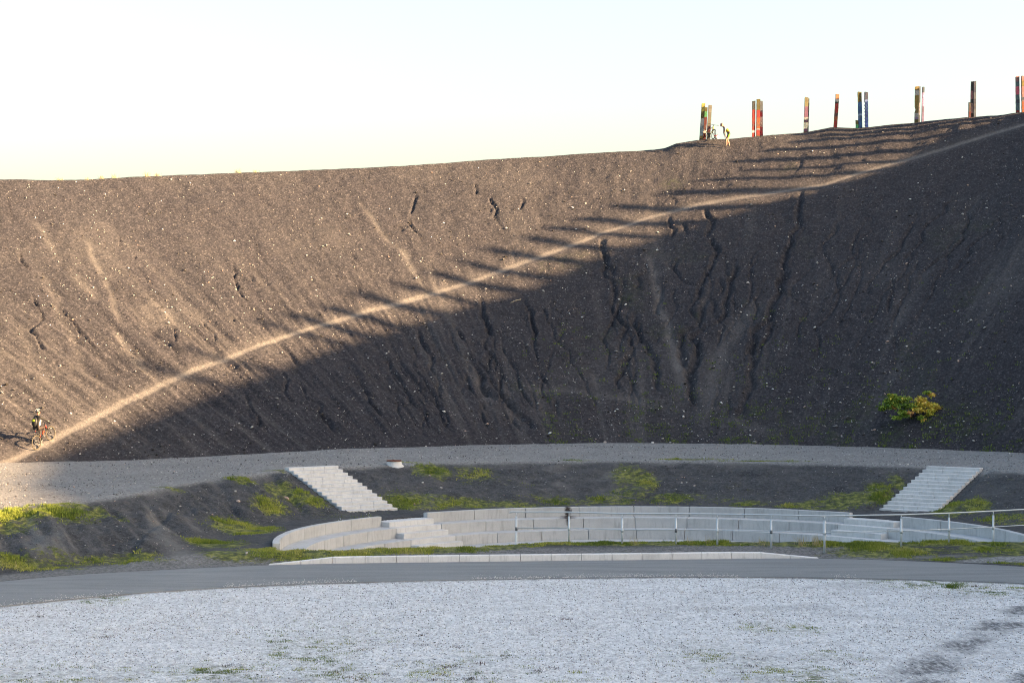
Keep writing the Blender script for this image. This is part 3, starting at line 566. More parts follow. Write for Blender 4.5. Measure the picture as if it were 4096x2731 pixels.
# ------------------------------------------------------------------ stairs down the bank
for st in STAIRS:
    root = tag(empty('staircase', (st['top'][0] + st['d'][0]*ST_N*ST_T/2, st['top'][1] + st['d'][1]*ST_N*ST_T/2, .3)), st['label'], 'stairs', 'concrete stairs on the bank')
    dx, dy = st['d']; px, py = -dy, dx
    for k in range(ST_N):
        z = st['top'][2] - k*ST_R; cuts = [-ST_W/2, -ST_W/2 + ST_W*(.30 + .08*(k % 2)) + random.uniform(-.03, .03), -ST_W/2 + ST_W*(.62 + .1*((k + 1) % 2)) + random.uniform(-.03, .03), ST_W/2]
        for a, b in zip(cuts[:-1], cuts[1:]):
            u0, u1 = k*ST_T + .003, (k + 1)*ST_T; c = ((u0 + u1)/2, (a + b)/2)
            rot = Matrix(((dx, px, 0), (dy, py, 0), (0, 0, 1))).to_3x3(); jz = random.uniform(-.004, .004)
            P = Vector((st['top'][0] + dx*c[0] + px*c[1], st['top'][1] + dy*c[0] + py*c[1], z - .17 + jz))
            wlink(MB().box(P, (u1 - u0, b - a - .008, .34), rot).build('step_block', M['stair'], bevel=.01), root)
# ------------------------------------------------------------------ kerb
kroot = tag(empty('kerb', (0, float(road_far(0.)), 0)), 'row of pale concrete kerb stones along the far road edge', 'kerb')
KJ = [1073,1202,1330,1460,1586,1712,1837,1959,2082,2205,2327,2449,2569,2689,2808,2926,3045,3162,3275]
def px2x(px):
    X = 0.
    for _ in range(6): X = (px - 2048)*float(road_far(X))/F
    return X
kx = [px2x(p) for p in KJ]
for i, (a, b) in enumerate(zip(kx[:-1], kx[1:])):
    a += .008; b -= .008; V = []
    for x in (a, b):
        y = float(road_far(x)) + .03; h = max(.012, float(kerb_h(x)))
        V += [(x, y, -.1), (x, y + .03*h/.2, h - .015 if h > .05 else h - .004), (x, y + .03*h/.2 + .02, h), (x, y + .24, h + .004), (x, y + .24, -.1)]
    Fc = [(k, 5 + k, 5 + (k + 1) % 5, (k + 1) % 5) for k in range(5)] + [(4, 3, 2, 1, 0), (5, 6, 7, 8, 9)]
    me = bpy.data.meshes.new('kerb_stone'); me.from_pydata(V, [], [tuple(reversed(f)) for f in Fc]); me.materials.append(M['kerb']); bm = bmesh.new(); bm.from_mesh(me); bmesh.ops.recalc_face_normals(bm, faces=bm.faces); bm.to_mesh(me); bm.free()
    wlink(link(bpy.data.objects.new('kerb_stone', me)), kroot)
# ------------------------------------------------------------------ railing
rroot = tag(empty('railing', (9.0, 66, .3)), 'galvanised tube railing with two rails in front of the amphitheatre', 'railing')
POSTS = [(2065.5,2166.6),(2276,2167),(2489,2174),(2704,2174),(2869,2176),(3085,2180),(3298,2185),(3605,2179),(3796,2172),(3973,2162),(4170,2150),(4370,2137)]
pp = []
for x, y in POSTS: 
    Y = F*(CAMZ - .3)/(y - 1365.5); pp.append(Vector(((x - 2048)*Y/F, Y, .3)))
for i, p in enumerate(pp):
    g = float(bz(p.x, p.y)); mt = M['steel']
    o = wlink(MB().tube([(p.x, p.y, min(g, .3) - .2), (p.x, p.y, 1.16)], .034, 10).build('post', mt, smooth=True), rroot)
    s_ = MB().tube([(p.x, p.y, 1.16), (p.x, p.y - .005, 1.285)], .014, 8).build('saddle_pin', M['steel'], smooth=True); s_.parent = o
    c_ = MB().tube([(p.x, p.y, .68), (p.x, p.y, .80)], .042, 10).build('clamp', M['steel_dark'] if i in (0, 3, 5) else M['steel'], smooth=True); c_.parent = o
top = [pp[0] + Vector((-.22, .02, .96)), pp[0] + Vector((-.19, .02, 1.0))] + [p + Vector((0, 0, 1.0)) for p in pp]
wlink(MB().tube(top, .026, 10).build('top_rail', M['steel'], smooth=True), rroot)
wlink(MB().tube([p + Vector((0, 0, .47)) for p in pp], .015, 8).build('middle_rail', M['steel'], smooth=True), rroot)

# ------------------------------------------------------------------ painted sleepers on the ridge
def crest_at_px(px, back=.35):
    t = np.radians(_th); r = r_cr(_th) + back; X = CX + r*np.cos(t); Y = CY + r*np.sin(t); P = 2048 + F*X/np.maximum(Y, 1); ok = (_th > 45) & (_th < 150)
    i = np.where(ok)[0][np.argmin(np.abs(P[ok] - px))]; return float(X[i]), float(Y[i])
def hz(x, y): return float(heap_height(np.array([x]), np.array([y]))[0][0])
def paint_material(name, bands, h, rough=.75):
    t = NT(name); x = t.sep(); zz = t.math('ADD', t.math('DIVIDE', x[2], h), t.math('MULTIPLY', t.math('SUBTRACT', t.noise(4, 3), .5), .07))
    c = t.ramp(zz, bands, 'CONSTANT'); wood = t.ramp(t.noise(9, 4, .7, t.mapped((3, 3, .4))), [(.3, (.035,.032,.03)), (.7, (.13,.115,.10))])
    c = t.mix(t.math('MULTIPLY', t.ramp(t.noise(5, 5, .75), [(.46, (0,0,0)), (.60, (1,1,1))]), .7), c, wood); t.col(c).bump(t.noise(14, 4, .7, t.mapped((3, 3, .3))), .5, .02).set(Roughness=rough); return t.m
def sleeper(label, x, y, h, w, d, lean, bands, rz=0., serr=False, group=None, mat=None, notch=None):
    z = hz(x, y) - .25; H = h + .25; n = 14; V = []; Fc = []; zig = 24 if serr else n
    for k in range(zig + 1):
        f = k/zig; wl = w/2*(1 + random.uniform(-.05, .05)); wr = w/2*(1 + random.uniform(-.05, .05))
        if serr and .12 < f < .72: wl *= .55 if k % 2 else 1.05
        if notch and notch[0] < f < notch[1]: wl *= .45
        dd = d/2*(1 + random.uniform(-.04, .04))
        for sx, sy in ((-wl, -dd), (wr, -dd), (wr, dd), (-wl, dd)): V.append((sx + lean*f, sy, f*H + (random.uniform(-.05, .03) if k == zig else 0)))
    for k in range(zig):
        for q in range(4): Fc.append((k*4 + q, k*4 + (q + 1) % 4, k*4 + 4 + (q + 1) % 4, k*4 + 4 + q))
    Fc += [(3, 2, 1, 0), tuple(zig*4 + q for q in range(4))]
    me = bpy.data.meshes.new('painted_sleeper'); me.from_pydata(V, [], Fc); me.materials.append(mat or paint_material('sleeper_paint', bands, H)); o = link(bpy.data.objects.new('painted_sleeper', me))
    o.location = (x, y, z); o.rotation_euler = (0, 0, rz); tag(o, label, 'painted post', group or 'painted railway sleepers along the ridge'); return o
_pm = .42; OL=(.20,.17,.05); GR=(.10,.10,.09); RED=(.55,.06,.05); CRI=(.38,.04,.07); ORA=(.62,.16,.05); WH=(.72,.72,.70); DK=(.045,.042,.04); BL=(.07,.22,.52); MAU=(.36,.16,.27); LIL=(.42,.30,.50); OCH=(.42,.30,.08); SL=(.17,.20,.25); NAV=(.08,.10,.17); PINK=(.62,.30,.28); TEAL=(.20,.32,.34); DRED=(.22,.05,.05); BRN=(.14,.09,.07); LBL=(.50,.62,.68)
OL,GR,RED,CRI,ORA,WH,DK,BL,MAU,LIL,OCH,SL,NAV,PINK,TEAL,DRED,BRN,LBL = [tuple(v*_pm for v in c) for c in (OL,GR,RED,CRI,ORA,WH,DK,BL,MAU,LIL,OCH,SL,NAV,PINK,TEAL,DRED,BRN,LBL)]
A1 = lambda x, y: (2600 + x/2.94, 250 + y/2.94); B1 = lambda x, y: (3300 + x/2.955, 250 + y/2.955)
SL_LIST = [ # base, top, width px (zoomed), depth back, bands, label, options
 (A1(590,890), A1(622,482), 13, .2, [(0,DK),(.12,OCH),(.2,LBL),(.45,WH),(.62,OL),(.8,(.34,.28,.06))], 'tallest leaning sleeper of the leftmost trio, ochre top over white', {}),
 (A1(633,885), A1(658,527), 13, .45, [(0,DK),(.1,DRED),(.3,(.45,.42,.38)),(.38,DRED),(.72,(.06,.22,.09)),(.88,OL)], 'shortest sleeper of the leftmost trio, green near its top over dark red', {}),
 (A1(680,878), A1(706,500), 13, .1, [(0,GR),(.28,DRED),(.46,(.13,.12,.09)),(.8,(.16,.15,.12))], 'weathered grey leaning sleeper beside the bicycle on the ridge', {}),
 (A1(1212,850), A1(1215,458), 11.5, .2, [(0,(.2,.15,.13)),(.08,RED),(.2,(.66,.45,.42)),(.26,RED),(.78,GR)], 'separate left sleeper of the red trio, grey top over red', {}),
 (A1(1266,850), A1(1272,432), 13.5, .2, [(0,OL),(.1,RED),(.25,WH),(.28,ORA),(.55,RED),(.73,OL)], 'tallest middle sleeper of the red trio with olive top', {}),
 (A1(1307,855), A1(1305,457), 12.5, .5, [(0,DK),(.12,CRI),(.35,WH),(.6,CRI),(.72,SL)], 'right sleeper of the red trio, slate top with white panel', {}),
 (A1(1822,820), A1(1838,415), 13.5, .2, [(0,BRN),(.12,MAU),(.2,(.8,.72,.5)),(.36,MAU),(.42,WH),(.5,MAU),(.76,(.16,.14,.07))], 'mauve sleeper with a pale yellow patch, front of the pair', {}),
 (A1(1853,818), A1(1865,430), 8.5, .5, [(0,SL),(.28,WH),(.52,SL)], 'slim slate and white sleeper behind the mauve one', {}),
 (A1(2178,765), A1(2207,377), 13, .2, [(0,CRI),(.1,RED),(.3,ORA),(.4,DRED),(.5,RED),(.74,DK),(.79,WH),(.87,(.45,.16,.08))], 'lone leaning red and orange sleeper on a small rise', {}),
 (B1(418,765), B1(407,352), 14, .2, [(0,(.1,.2,.3)),(.08,BL),(.4,(.30,.45,.62)),(.46,BL),(.75,OL)], 'blue sleeper with an olive top', {}),
 (B1(388,767), B1(382,682), 8.5, .1, [(0,DK),(.3,(.06,.3,.12)),(.6,OL)], 'stub of a green and olive sleeper in front of the blue one', {}),
 (B1(487,765), B1(483,350), 13, .2, [(0,(.10,.15,.38)),(.5,(.12,.17,.33)),(.8,NAV)], 'dark blue sleeper with a saw-toothed left edge', dict(serr=True)),
 (B1(1072,700), B1(1080,287), 14, .2, [(0,OL),(.18,LIL),(.24,WH),(.34,OCH),(.78,WH),(.9,OCH)], 'ochre sleeper with white panels and a notched edge', dict(notch=(.36,.5))),
 (B1(1103,700), B1(1111,290), 7.5, .5, [(0,SL),(.3,(.25,.25,.3)),(.6,SL)], 'slim slate grey sleeper right behind the ochre one', {}),
 (B1(1156,700), B1(1168,290), 7, .2, [(0,LIL),(.5,(.38,.28,.45)),(.85,SL)], 'thin lilac sleeper standing apart right of the ochre one', {}),
 (B1(1724,643), B1(1735,222), 8.8, .2, [(0,BRN),(.2,(.35,.2,.17)),(.45,GR),(.55,(.30,.12,.12)),(.75,GR)], 'slim grey and rusty pink sleeper next to the navy one', {}),
 (B1(1700,645), B1(1702,475), 7.5, .1, [(0,DRED),(.5,BRN),(.8,GR)], 'short brown sleeper, half the height of its neighbours', {}),
 (B1(1768,640), B1(1771,222), 9, .2, [(0,SL),(.3,NAV),(.55,SL),(.7,NAV)], 'slim navy sleeper beside the grey and rusty pink one', {}),
 (B1(2278,585), B1(2273,167), 13, .2, [(0,TEAL),(.1,RED),(.16,TEAL),(.34,NAV),(.42,TEAL),(.55,(.5,.1,.14)),(.75,TEAL),(.86,PINK)], 'red and teal banded sleeper near the right end of the ridge', {}),
 (B1(2345,570), B1(2340,165), 17, .2, [(0,BRN),(.06,ORA),(.36,PINK),(.4,NAV),(.48,PINK),(.74,OCH),(.88,PINK)], 'wide pink and orange sleeper cut off by the right edge', {})]
for (bx, by), (tx, ty), w, back, bands, lab, opt in SL_LIST:
    x, y = crest_at_px(bx, back); k = y/F; zb_ = hz(x, y); ztop = CAMZ + (1365.5 - ty)*k
    sleeper(lab, x, y, max(.3, ztop - zb_), w*k*1.02, .22, (tx - bx)*k, bands, 0, **opt)
# further groups round the ridge, right of the view: their long shadows lie on the slope
shadow_mat = paint_material('sleeper_paint', [(0,DK),(.2,RED),(.5,OCH),(.75,GR)], 2.7)
for th in (3.0, 5.7, 10.9, 12.9, 15.2, 18.0, 20.8, 23.5, 26.1, 29.0, 31.7, 34.3, 36.6, 39.5, 43.0, 46.2, 48.5, 51.6, 55.4, 59.0):
    a = math.radians(th); r = float(r_cr(th)) + .3; n = random.choice((2, 3, 3)) if th < 32 else random.choice((1, 2, 2, 3))
    for k in range(n):
        ao = a + (k - (n - 1)/2)*.30/r; sleeper('painted railway sleeper on the ridge beyond the right edge of the view', CX + r*math.cos(ao), CY + r*math.sin(ao), random.uniform(2.45, 2.95), .28, .2, random.uniform(-.12, .12), None, ao + math.pi/2, mat=shadow_mat, group='painted sleepers on the ridge right of the view')

# ------------------------------------------------------------------ bicycles and people
M['tyre'] = plain('tyre_rubber', (.035,.033,.03), .8); M['tan_tyre'] = plain('dusty_tan_tyre', (.075,.064,.045), .85); M['chrome'] = NT('bare_metal').col((.55,.55,.55)).set(Metallic=.9, Roughness=.35).m
M['black'] = plain('black_paint', (.02,.02,.022), .5); M['red_paint'] = plain('red_paint', (.26,.025,.02), .5); M['yellow_paint'] = plain('yellow_paint', (.28,.26,.04), .4)
def bicycle(label, loc, heading, pitch, roll, frame_mat, fork_mat, tyre_mat, accent=None):
    root = empty('bicycle', loc); R = Matrix.Rotation(heading, 4, 'Z') @ Matrix.Rotation(-pitch, 4, 'Y') @ Matrix.Rotation(roll, 4, 'X'); root.rotation_euler = R.to_euler()
    tag(root, label, 'bicycle'); H = .34
    f = MB(); BB = (.42,0,.31); ST = (.25,0,.78); HT = (.84,0,.86); HB = (.90,0,.70)
    for a, b, r in ((BB,ST,.020),(ST,(.19,0,.92),.014),((.27,0,.72),HT,.022),(BB,HB,.026),(HT,HB,.028)): f.tube([a, b], r, 8)
    ac = MB().tube([(.835,0,.875),(.905,0,.69)], .036, 8); ac.tube([(.14,0,.875),(.08,0,.86)], .02, 6); ac.build('accent', accent or frame_mat, root, True)
    for s_ in (-1, 1): f.tube([(.42,s_*.03,.31),(0,s_*.06,H)], .011, 6); f.tube([(.27,s_*.02,.70),(0,s_*.06,H)], .010, 6)
    f.build('frame', frame_mat, root, True)
    g = MB()
    for s_ in (-1, 1): g.tube([(.90,s_*.05,.70),(.95,s_*.06,.58),(1.10,s_*.06,H)], [.022,.022,.015], 7)
    g.box((.91,0,.69),(.05,.14,.05)); g.build('fork', fork_mat, root)
    hb = MB().tube([(.84,0,.86),(.83,0,.95),(.90,0,.98)], .018, 8); hb.tube([(.86,-.34,1.0),(.89,-.15,.985),(.90,0,.98),(.89,.15,.985),(.86,.34,1.0)], .014, 8); hbo = hb.build('handlebar', M['black'], root, True)
    for s_ in (-1, 1): MB().tube([(.863,s_*.24,.997),(.858,s_*.36,1.002)], .019, 8).build('grip', M['tyre'], hbo, True)
    MB().ell((.17,0,.945),(.14,.065,.03), 12, 6).ell((.27,0,.945),(.08,.025,.022), 8, 6).build('saddle', M['black'], root, True)
    ck = MB().tube([(.42 + .09*math.cos(a),.05,.31 + .09*math.sin(a)) for a in np.linspace(0, 2*math.pi, 18)[:-1]], .012, 6, True)
    ck.tube([(.42,.05,.31),(.42,.09,.14)], .012, 6); ck.tube([(.42,-.05,.31),(.42,-.09,.48)], .012, 6); ck.box((.42,.14,.14),(.09,.10,.02)); ck.box((.42,-.14,.48),(.09,.10,.02)); ck.build('crank', M['steel_dark'], root)
    for x in (0, 1.10):
        wh = MB().tube([(x + .322*math.cos(a), 0, H + .322*math.sin(a)) for a in np.linspace(0, 2*math.pi, 41)[:-1]], .021, 8, True).build('wheel', tyre_mat, root, True)
        MB().tube([(x + .294*math.cos(a), 0, H + .294*math.sin(a)) for a in np.linspace(0, 2*math.pi, 41)[:-1]], .012, 6, True).build('rim', M['black'], wh, True)
        sp = MB()
        for k in range(16): a = 2*math.pi*k/16; sp.tube([(x + .02*math.cos(a), (-1)**k*.03, H + .02*math.sin(a)), (x + .29*math.cos(a), 0, H + .29*math.sin(a))], .0016, 4)
        sp.build('spokes', M['steel_dark'], wh); MB().tube([(x,-.05,H),(x,.05,H)], .022, 8).build('hub', M['black'], wh); 
        MB().tube([(x + .08*math.cos(a), .035, H + .08*math.sin(a)) for a in np.linspace(0, 2*math.pi, 17)[:-1]], .008, 5, True).build('brake_disc', M['steel_dark'], wh)
    return root
def skin_body(name, J, E, mats, parent=None):
    """J: joint name -> (xyz, radius); E: (a, b, material index). One continuous skinned surface."""
    names = list(J); idx = {n: i for i, n in enumerate(names)}; me = bpy.data.meshes.new(name)
    me.from_pydata([J[n][0] for n in names], [(idx[a], idx[b]) for a, b, _ in E], []); ob = bpy.data.objects.new(name, me); COL.objects.link(ob)
    md = ob.modifiers.new('skin', 'SKIN'); md.use_smooth_shade = True
    lay = me.skin_vertices[0] if me.skin_vertices else None
    for i, n in enumerate(names): r = J[n][1]; lay.data[i].radius = r if hasattr(r, '__len__') else (r, r); lay.data[i].use_root = (i == 0)
    sb = ob.modifiers.new('sub', 'SUBSURF'); sb.levels = 2; sb.render_levels = 2
    dg = bpy.context.evaluated_depsgraph_get(); m2 = bpy.data.meshes.new_from_object(ob.evaluated_get(dg)); bpy.data.objects.remove(ob); bpy.data.meshes.remove(me)
    m2.name = name; o = link(bpy.data.objects.new(name, m2), parent)
    m2.materials.clear()
    for m in mats: m2.materials.append(m)
    segs = [(Vector(J[a][0]), Vector(J[b][0]), k) for a, b, k in E]
    for p in m2.polygons:
        best = 1e9; mi = 0
        for a, b, k in segs:
            ab = b - a; t = max(0, min(1, (p.center - a).dot(ab)/max(ab.length_squared, 1e-9))); d = (a + ab*t - p.center).length
            if d < best: best = d; mi = k
        p.material_index = mi; p.use_smooth = True
    return o
def hand(name, wrist, tip, side, mat, parent, curl=.6):
    """palm with four curled fingers of unequal length and a thumb leaving its side"""
    w = Vector(wrist); t = Vector(tip); d = (t - w).normalized(); lat = Vector((0, 1, 0)); lat = (lat - d*lat.dot(d)).normalized(); nrm = d.cross(lat).normalized()
    if nrm.z > 0: nrm = -nrm
    rot = Matrix((d, lat, nrm)).transposed(); m = MB(); pc = w + d*.05; m.ell(pc, (.055, .042, .018), 10, 7, rot)
    for k, (o_, L) in enumerate(((-.030,.068),(-.010,.078),(.010,.074),(.030,.060))):
        p0 = w + d*.095 + lat*o_; p1 = p0 + (d*math.cos(curl) + nrm*math.sin(curl))*L*.5; p2 = p1 + (d*math.cos(curl*2.2) + nrm*math.sin(curl*2.2))*L*.5; m.tube([p0, p1, p2], [.0095,.009,.0075], 6)
    b = w + d*.035 - lat*side*.036; m.tube([b, b - lat*side*.03 + d*.03 + nrm*.012, b - lat*side*.028 + d*.062 + nrm*.03], [.012,.010,.008], 6)
    return m.build(name, mat, parent, True)
def head_parts(root, c, fwd, hair, skin, up=(0, 0, 1)):
    c = Vector(c); f = Vector(fwd).normalized(); l = Vector(up).cross(f).normalized(); u = f.cross(l)
    rot = Matrix((f, l, u)).transposed()
    MB().ell(c, (.095, .075, .115), 16, 12, rot).ell(c + f*.06 - u*.055, (.045,.05,.045), 10, 8, rot).ell(c + f*.10 - u*.018, (.018,.013,.024), 8, 6, rot).ell(c + l*.077 - u*.01, (.018,.01,.03), 8, 6, rot).ell(c - l*.077 - u*.01, (.018,.01,.03), 8, 6, rot).build('head', skin, root, True)
    for s_ in (-1, 1): MB().ell(c + f*.086 + l*s_*.03 + u*.012, (.008,.012,.008), 8, 6, rot).build('eye', M['black'], root, True)
    MB().ell(c + f*.093 - u*.062, (.008,.022,.006), 8, 6, rot).build('mouth', plain('lips', (.35,.12,.10)), root, True)
    return rot
M['skin'] = plain('skin', (.30,.16,.11), .6, 0, .08); M['jersey'] = plain('black_jersey', (.022,.021,.022), .8); M['tights'] = plain('dark_tights', (.030,.022,.020), .7); M['redsock'] = plain('red_sock', (.28,.04,.02), .8); M['whitecloth'] = plain('white_cloth', (.5,.5,.5), .8); M['neon'] = plain('neon_yellow', (.62,.72,.03), .6); M['shoe'] = plain('shoe', (.06,.05,.045), .6)
M['helmet'] = plain('helmet_shell', (.03,.03,.035), .25); M['ytop'] = plain('yellow_shirt', (.30,.25,.02), .85); M['ggrey'] = plain('grey_sleeve', (.22,.22,.22), .85); M['shorts'] = plain('black_shorts', (.03,.03,.032), .8); M['gstripe'] = plain('green_panel', (.14,.30,.03), .8); M['pinkcap'] = plain('pink_helmet', (.30,.17,.16), .5)
def backpack(name, parent, c, rot, size, mat, mat2):
    b = MB().ell(c, (size[0]/2, size[1]/2, size[2]/2), 14, 10, rot); o = b.build(name, mat, parent, True)
    MB().ell(Vector(c) + rot @ Vector((-size[0]*.42, 0, size[2]*.12)), (size[0]*.14, size[1]*.26, size[2]*.13), 10, 8, rot).build('pocket', mat2, o, True); return o
# rider climbing the trail
pr = unproj(152, 1790); pf = unproj(211, 1766); hd = math.atan2(pf[1] - pr[1], pf[0] - pr[0]) + math.radians(14)
def gz(p): return float(heap_height(np.array([p[0]]), np.array([p[1]]))[0][0]) - .05
wb = Vector((math.cos(hd)*1.08, math.sin(hd)*1.08, 0)); zr = gz(pr); zf = gz((pr[0] + wb.x, pr[1] + wb.y)); pit = math.atan2(zf - zr, 1.08)
bloc = Vector((pr[0], pr[1], zr)); hd2 = hd; print('RIDER', math.degrees(hd), math.degrees(pit), pr, pf)
bike1 = bicycle('red and black mountain bike with tan tyres climbing the trail', bloc, hd2, pit, .02, M['black'], M['black'], M['tan_tyre'], M['red_paint'])
rider = empty('person', bloc); rider.rotation_euler = bike1.rotation_euler; tag(rider, 'cyclist in black with a dark helmet and neon patched backpack riding uphill', 'person')
J = {'pel': ((.20,0,.99), (.145,.12)), 'sp': ((.32,0,1.20), (.135,.11)), 'ch': ((.45,0,1.40), (.15,.11)), 'nk': ((.53,0,1.51), .058), 'hd': ((.57,0,1.58), .06)}
E = [('pel','sp',0),('sp','ch',0),('ch','nk',0),('nk','hd',3)]
for s_, n in ((-1,'r'), (1,'l')):
    J.update({'sh'+n: ((.47,s_*.17,1.42), .070), 'el'+n: ((.66,s_*.30,1.22), .045), 'wr'+n: ((.80,s_*.30,1.05), .034)})
    E += [('ch','sh'+n,0),('sh'+n,'el'+n,0),('el'+n,'wr'+n,0)]
    kn, an, to = ((.58,s_*.13,.74),(.40,s_*.12,.30),(.50,s_*.13,.19)) if s_ == 1 else ((.62,s_*.13,.88),(.42,s_*.12,.60),(.52,s_*.13,.52))
    J.update({'hp'+n: ((.23,s_*.09,.95), .105), 'kn'+n: (kn, .062), 'sk'+n: (tuple(Vector(kn).lerp(Vector(an), .55)), .055), 'an'+n: (an, .038), 'he'+n: ((an[0] - .01, an[1], an[2] - .07), .040), 'to'+n: (to, .032)})
    E += [('pel','hp'+n,1),('hp'+n,'kn'+n,1),('kn'+n,'sk'+n,1),('sk'+n,'an'+n,2),('an'+n,'he'+n,4),('he'+n,'to'+n,4)]
skin_body('body', J, E, [M['jersey'], M['tights'], M['redsock'], M['skin'], M['shoe']], rider)
rot = head_parts(rider, (.60,0,1.645), (1, .0, -.05), None, M['skin'])
hel = MB().ell((.585,0,1.70), (.135,.10,.085), 16, 10).build('helmet', M['helmet'], rider, True)
for s_ in (-.05, 0, .05): MB().tube([(.47,s_,1.735),(.56,s_*1.1,1.785),(.66,s_,1.755)], .012, 6).build('vent_rib', M['whitecloth'] if s_ else M['steel_dark'], hel, True)
Rb = Matrix.Rotation(.52, 3, 'Y'); backpack('backpack', rider, (.20,0,1.30), Rb, (.20,.30,.46), M['black'], M['neon'])
MB().ell((.40,-.135,1.23), (.09,.035,.20), 10, 8, Rb).build('side_panel', M['whitecloth'], rider, True)
for s_ in (-1, 1): hand('hand', (.80,s_*.30,1.05), (.90,s_*.30,.98), s_, M['black'], rider, .9)
# person bending forward on the ridge
pb = unproj(2909, 585); wk = empty('person', (pb[0], pb[1], gz(pb) + .03), math.radians(184)); tag(wk, 'person in a yellow shirt and dark shorts bending forward on the ridge', 'person')
J = {'pel': ((-.15,0,.92), (.125,.135)), 'sp': ((.00,0,1.10), (.12,.125)), 'ch': ((.17,0,1.25), (.12,.14)), 'nk': ((.27,0,1.32), .055), 'hd': ((.31,0,1.36), .06)}
E = [('pel','sp',0),('sp','ch',0),('ch','nk',3),('nk','hd',3)]
for s_, n in ((-1,'r'), (1,'l')):
    fx = .10 if s_ == 1 else -.14; kx_ = .10 if s_ == 1 else -.02
    J.update({'sh'+n: ((.18,s_*.17,1.24), .062), 'ua'+n: ((.18,s_*.22,1.08), .052), 'el'+n: ((.19,s_*.25,.95), .042), 'wr'+n: ((.16,s_*.17,.74), .030)})
    E += [('ch','sh'+n,1),('sh'+n,'ua'+n,1),('ua'+n,'el'+n,3),('el'+n,'wr'+n,3)]
    J.update({'hp'+n: ((-.12,s_*.09,.86), .10), 'th'+n: (((-.12 + kx_)/2,s_*.10,.62), .088), 'kn'+n: ((kx_,s_*.11,.47), .062), 'sk'+n: (((kx_ + fx)/2 - .03,s_*.11,.28), .058), 'an'+n: ((fx - .02,s_*.12,.09), .038), 'he'+n: ((fx - .03,s_*.12,.03), .04), 'to'+n: ((fx + .15,s_*.13,.02), .034)})
    E += [('pel','hp'+n,2),('hp'+n,'th'+n,2),('th'+n,'kn'+n,3),('kn'+n,'sk'+n,3),('sk'+n,'an'+n,3),('an'+n,'he'+n,4),('he'+n,'to'+n,4)]
skin_body('body', J, E, [M['ytop'], M['ggrey'], M['shorts'], M['skin'], M['shoe']], wk)
head_parts(wk, (.37,0,1.43), (1, .05, -.25), None, M['skin'])
MB().ell((.345,0,1.485), (.125,.095,.075), 14, 8, Matrix.Rotation(.2, 3, 'Y')).build('helmet', M['pinkcap'], wk, True)
for s_ in (-1, 1):
    hand('hand', (.16,s_*.17,.74), (.10,s_*.13,.60), s_, M['skin'], wk, .4)
    MB().ell((-.06,s_*.185,.70), (.05,.02,.14), 8, 8, Matrix.Rotation(-.3, 3, 'Y')).build('shorts_stripe', M['gstripe'], wk, True)
# bicycle leaning on the weathered sleeper, and the bag by its wheel
bx, by = crest_at_px(2832, .15); hd3 = math.atan2(-.95, .30)
b2 = bicycle('yellow bicycle seen from the front leaning beside the weathered grey sleeper', (bx - .05, by + .55, hz(bx, by) + .0), hd3, -.02, -.14, M['yellow_paint'], M['black'], M['tyre'])
gx, gy = crest_at_px(2866, .1); bag = tag(empty('bag', (gx, gy, hz(gx, gy))), 'small white and red bag lying by the bicycle wheel on the ridge', 'bag')
MB().ell((0,0,.13), (.17,.12,.15), 14, 10).build('pouch', M['whitecloth'], bag, True); MB().ell((-.05,0,.22), (.15,.125,.07), 14, 8).build('flap', plain('red_cloth', (.55,.10,.12)), bag, True); MB().tube([(-.12,0,.2),(-.08,-.05,.33),(.05,-.05,.33),(.1,0,.22)], .012, 6).build('strap', M['shorts'], bag, True)

# ------------------------------------------------------------------ drain outlet, stick, rocks
q = unproj(1580, 1868); dr = tag(empty('drain_outlet', (q[0], q[1], float(bz(q[0], q[1])))), 'white flared concrete drain outlet with rusty rim at the top of the bank', 'drain')
M['rust'] = plain('rust', (.16,.07,.05), .9, 0, .4, 8); M['whitecon'] = concrete_material('limewashed_concrete', .66, .02, .5).m; M['greycon'] = concrete_material('stained_concrete', .42, .06, .6).m
V = []; Fc = []; N = 24; rows = [(.30,.30,.26,-.06),(.31,.31,.20,-.06),(.33,.33,.08,-.04),(.42,.40,-.02,.02),(.52,.56,-.14,.10),(.56,.66,-.26,.14),(.50,.60,-.34,.14)]
for (rx, ry, z, ox) in rows:
    for k in range(N):
        a = 2*math.pi*k/N; V.append((ox + rx*math.cos(a), .35 + ry*math.sin(a)*(1.0 if math.sin(a) < 0 else .5), z + .02*math.sin(3*a + z*9)))
for j in range(len(rows) - 1):
    for k in range(N): Fc.append((j*N + k, (j + 1)*N + k, (j + 1)*N + (k + 1) % N, j*N + (k + 1) % N))
me = bpy.data.meshes.new('apron'); me.from_pydata(V, [], [tuple(reversed(f)) for f in Fc]); me.materials.append(M['whitecon']); me.materials.append(M['greycon'])
for p in me.polygons: p.use_smooth = True; p.material_index = 1 if p.center.z < -.10 + .04*math.sin(p.center.x*20) else 0
link(bpy.data.objects.new('apron', me), dr)
MB().tube([(-.06 + .30*math.cos(a), .35 + .30*math.sin(a)*(1 if math.sin(a) < 0 else .5), .265) for a in np.linspace(0, 2*math.pi, 25)[:-1]], .03, 8, True).build('rim', M['rust'], dr, True)
MB().prism([(-.06 + .29*math.cos(a), .35 + .29*math.sin(a)*(1 if math.sin(a) < 0 else .5)) for a in np.linspace(0, 2*math.pi, 21)[:-1]], .20, .24).build('lid', M['rust'], dr)
a_ = unproj(2042, 1214); b_ = unproj(2083, 1203); a_[2] = gz(a_) + .08; b_[2] = gz(b_) + .12
tag(MB().tube([a_, (a_ + b_)/2 + np.array([0,0,.03]), b_], [.018,.025,.02], 7).build('stick', plain('dry_wood', (.42,.35,.24)), None, True), 'pale dry stick lying on the shaded heap below the trail', 'stick')
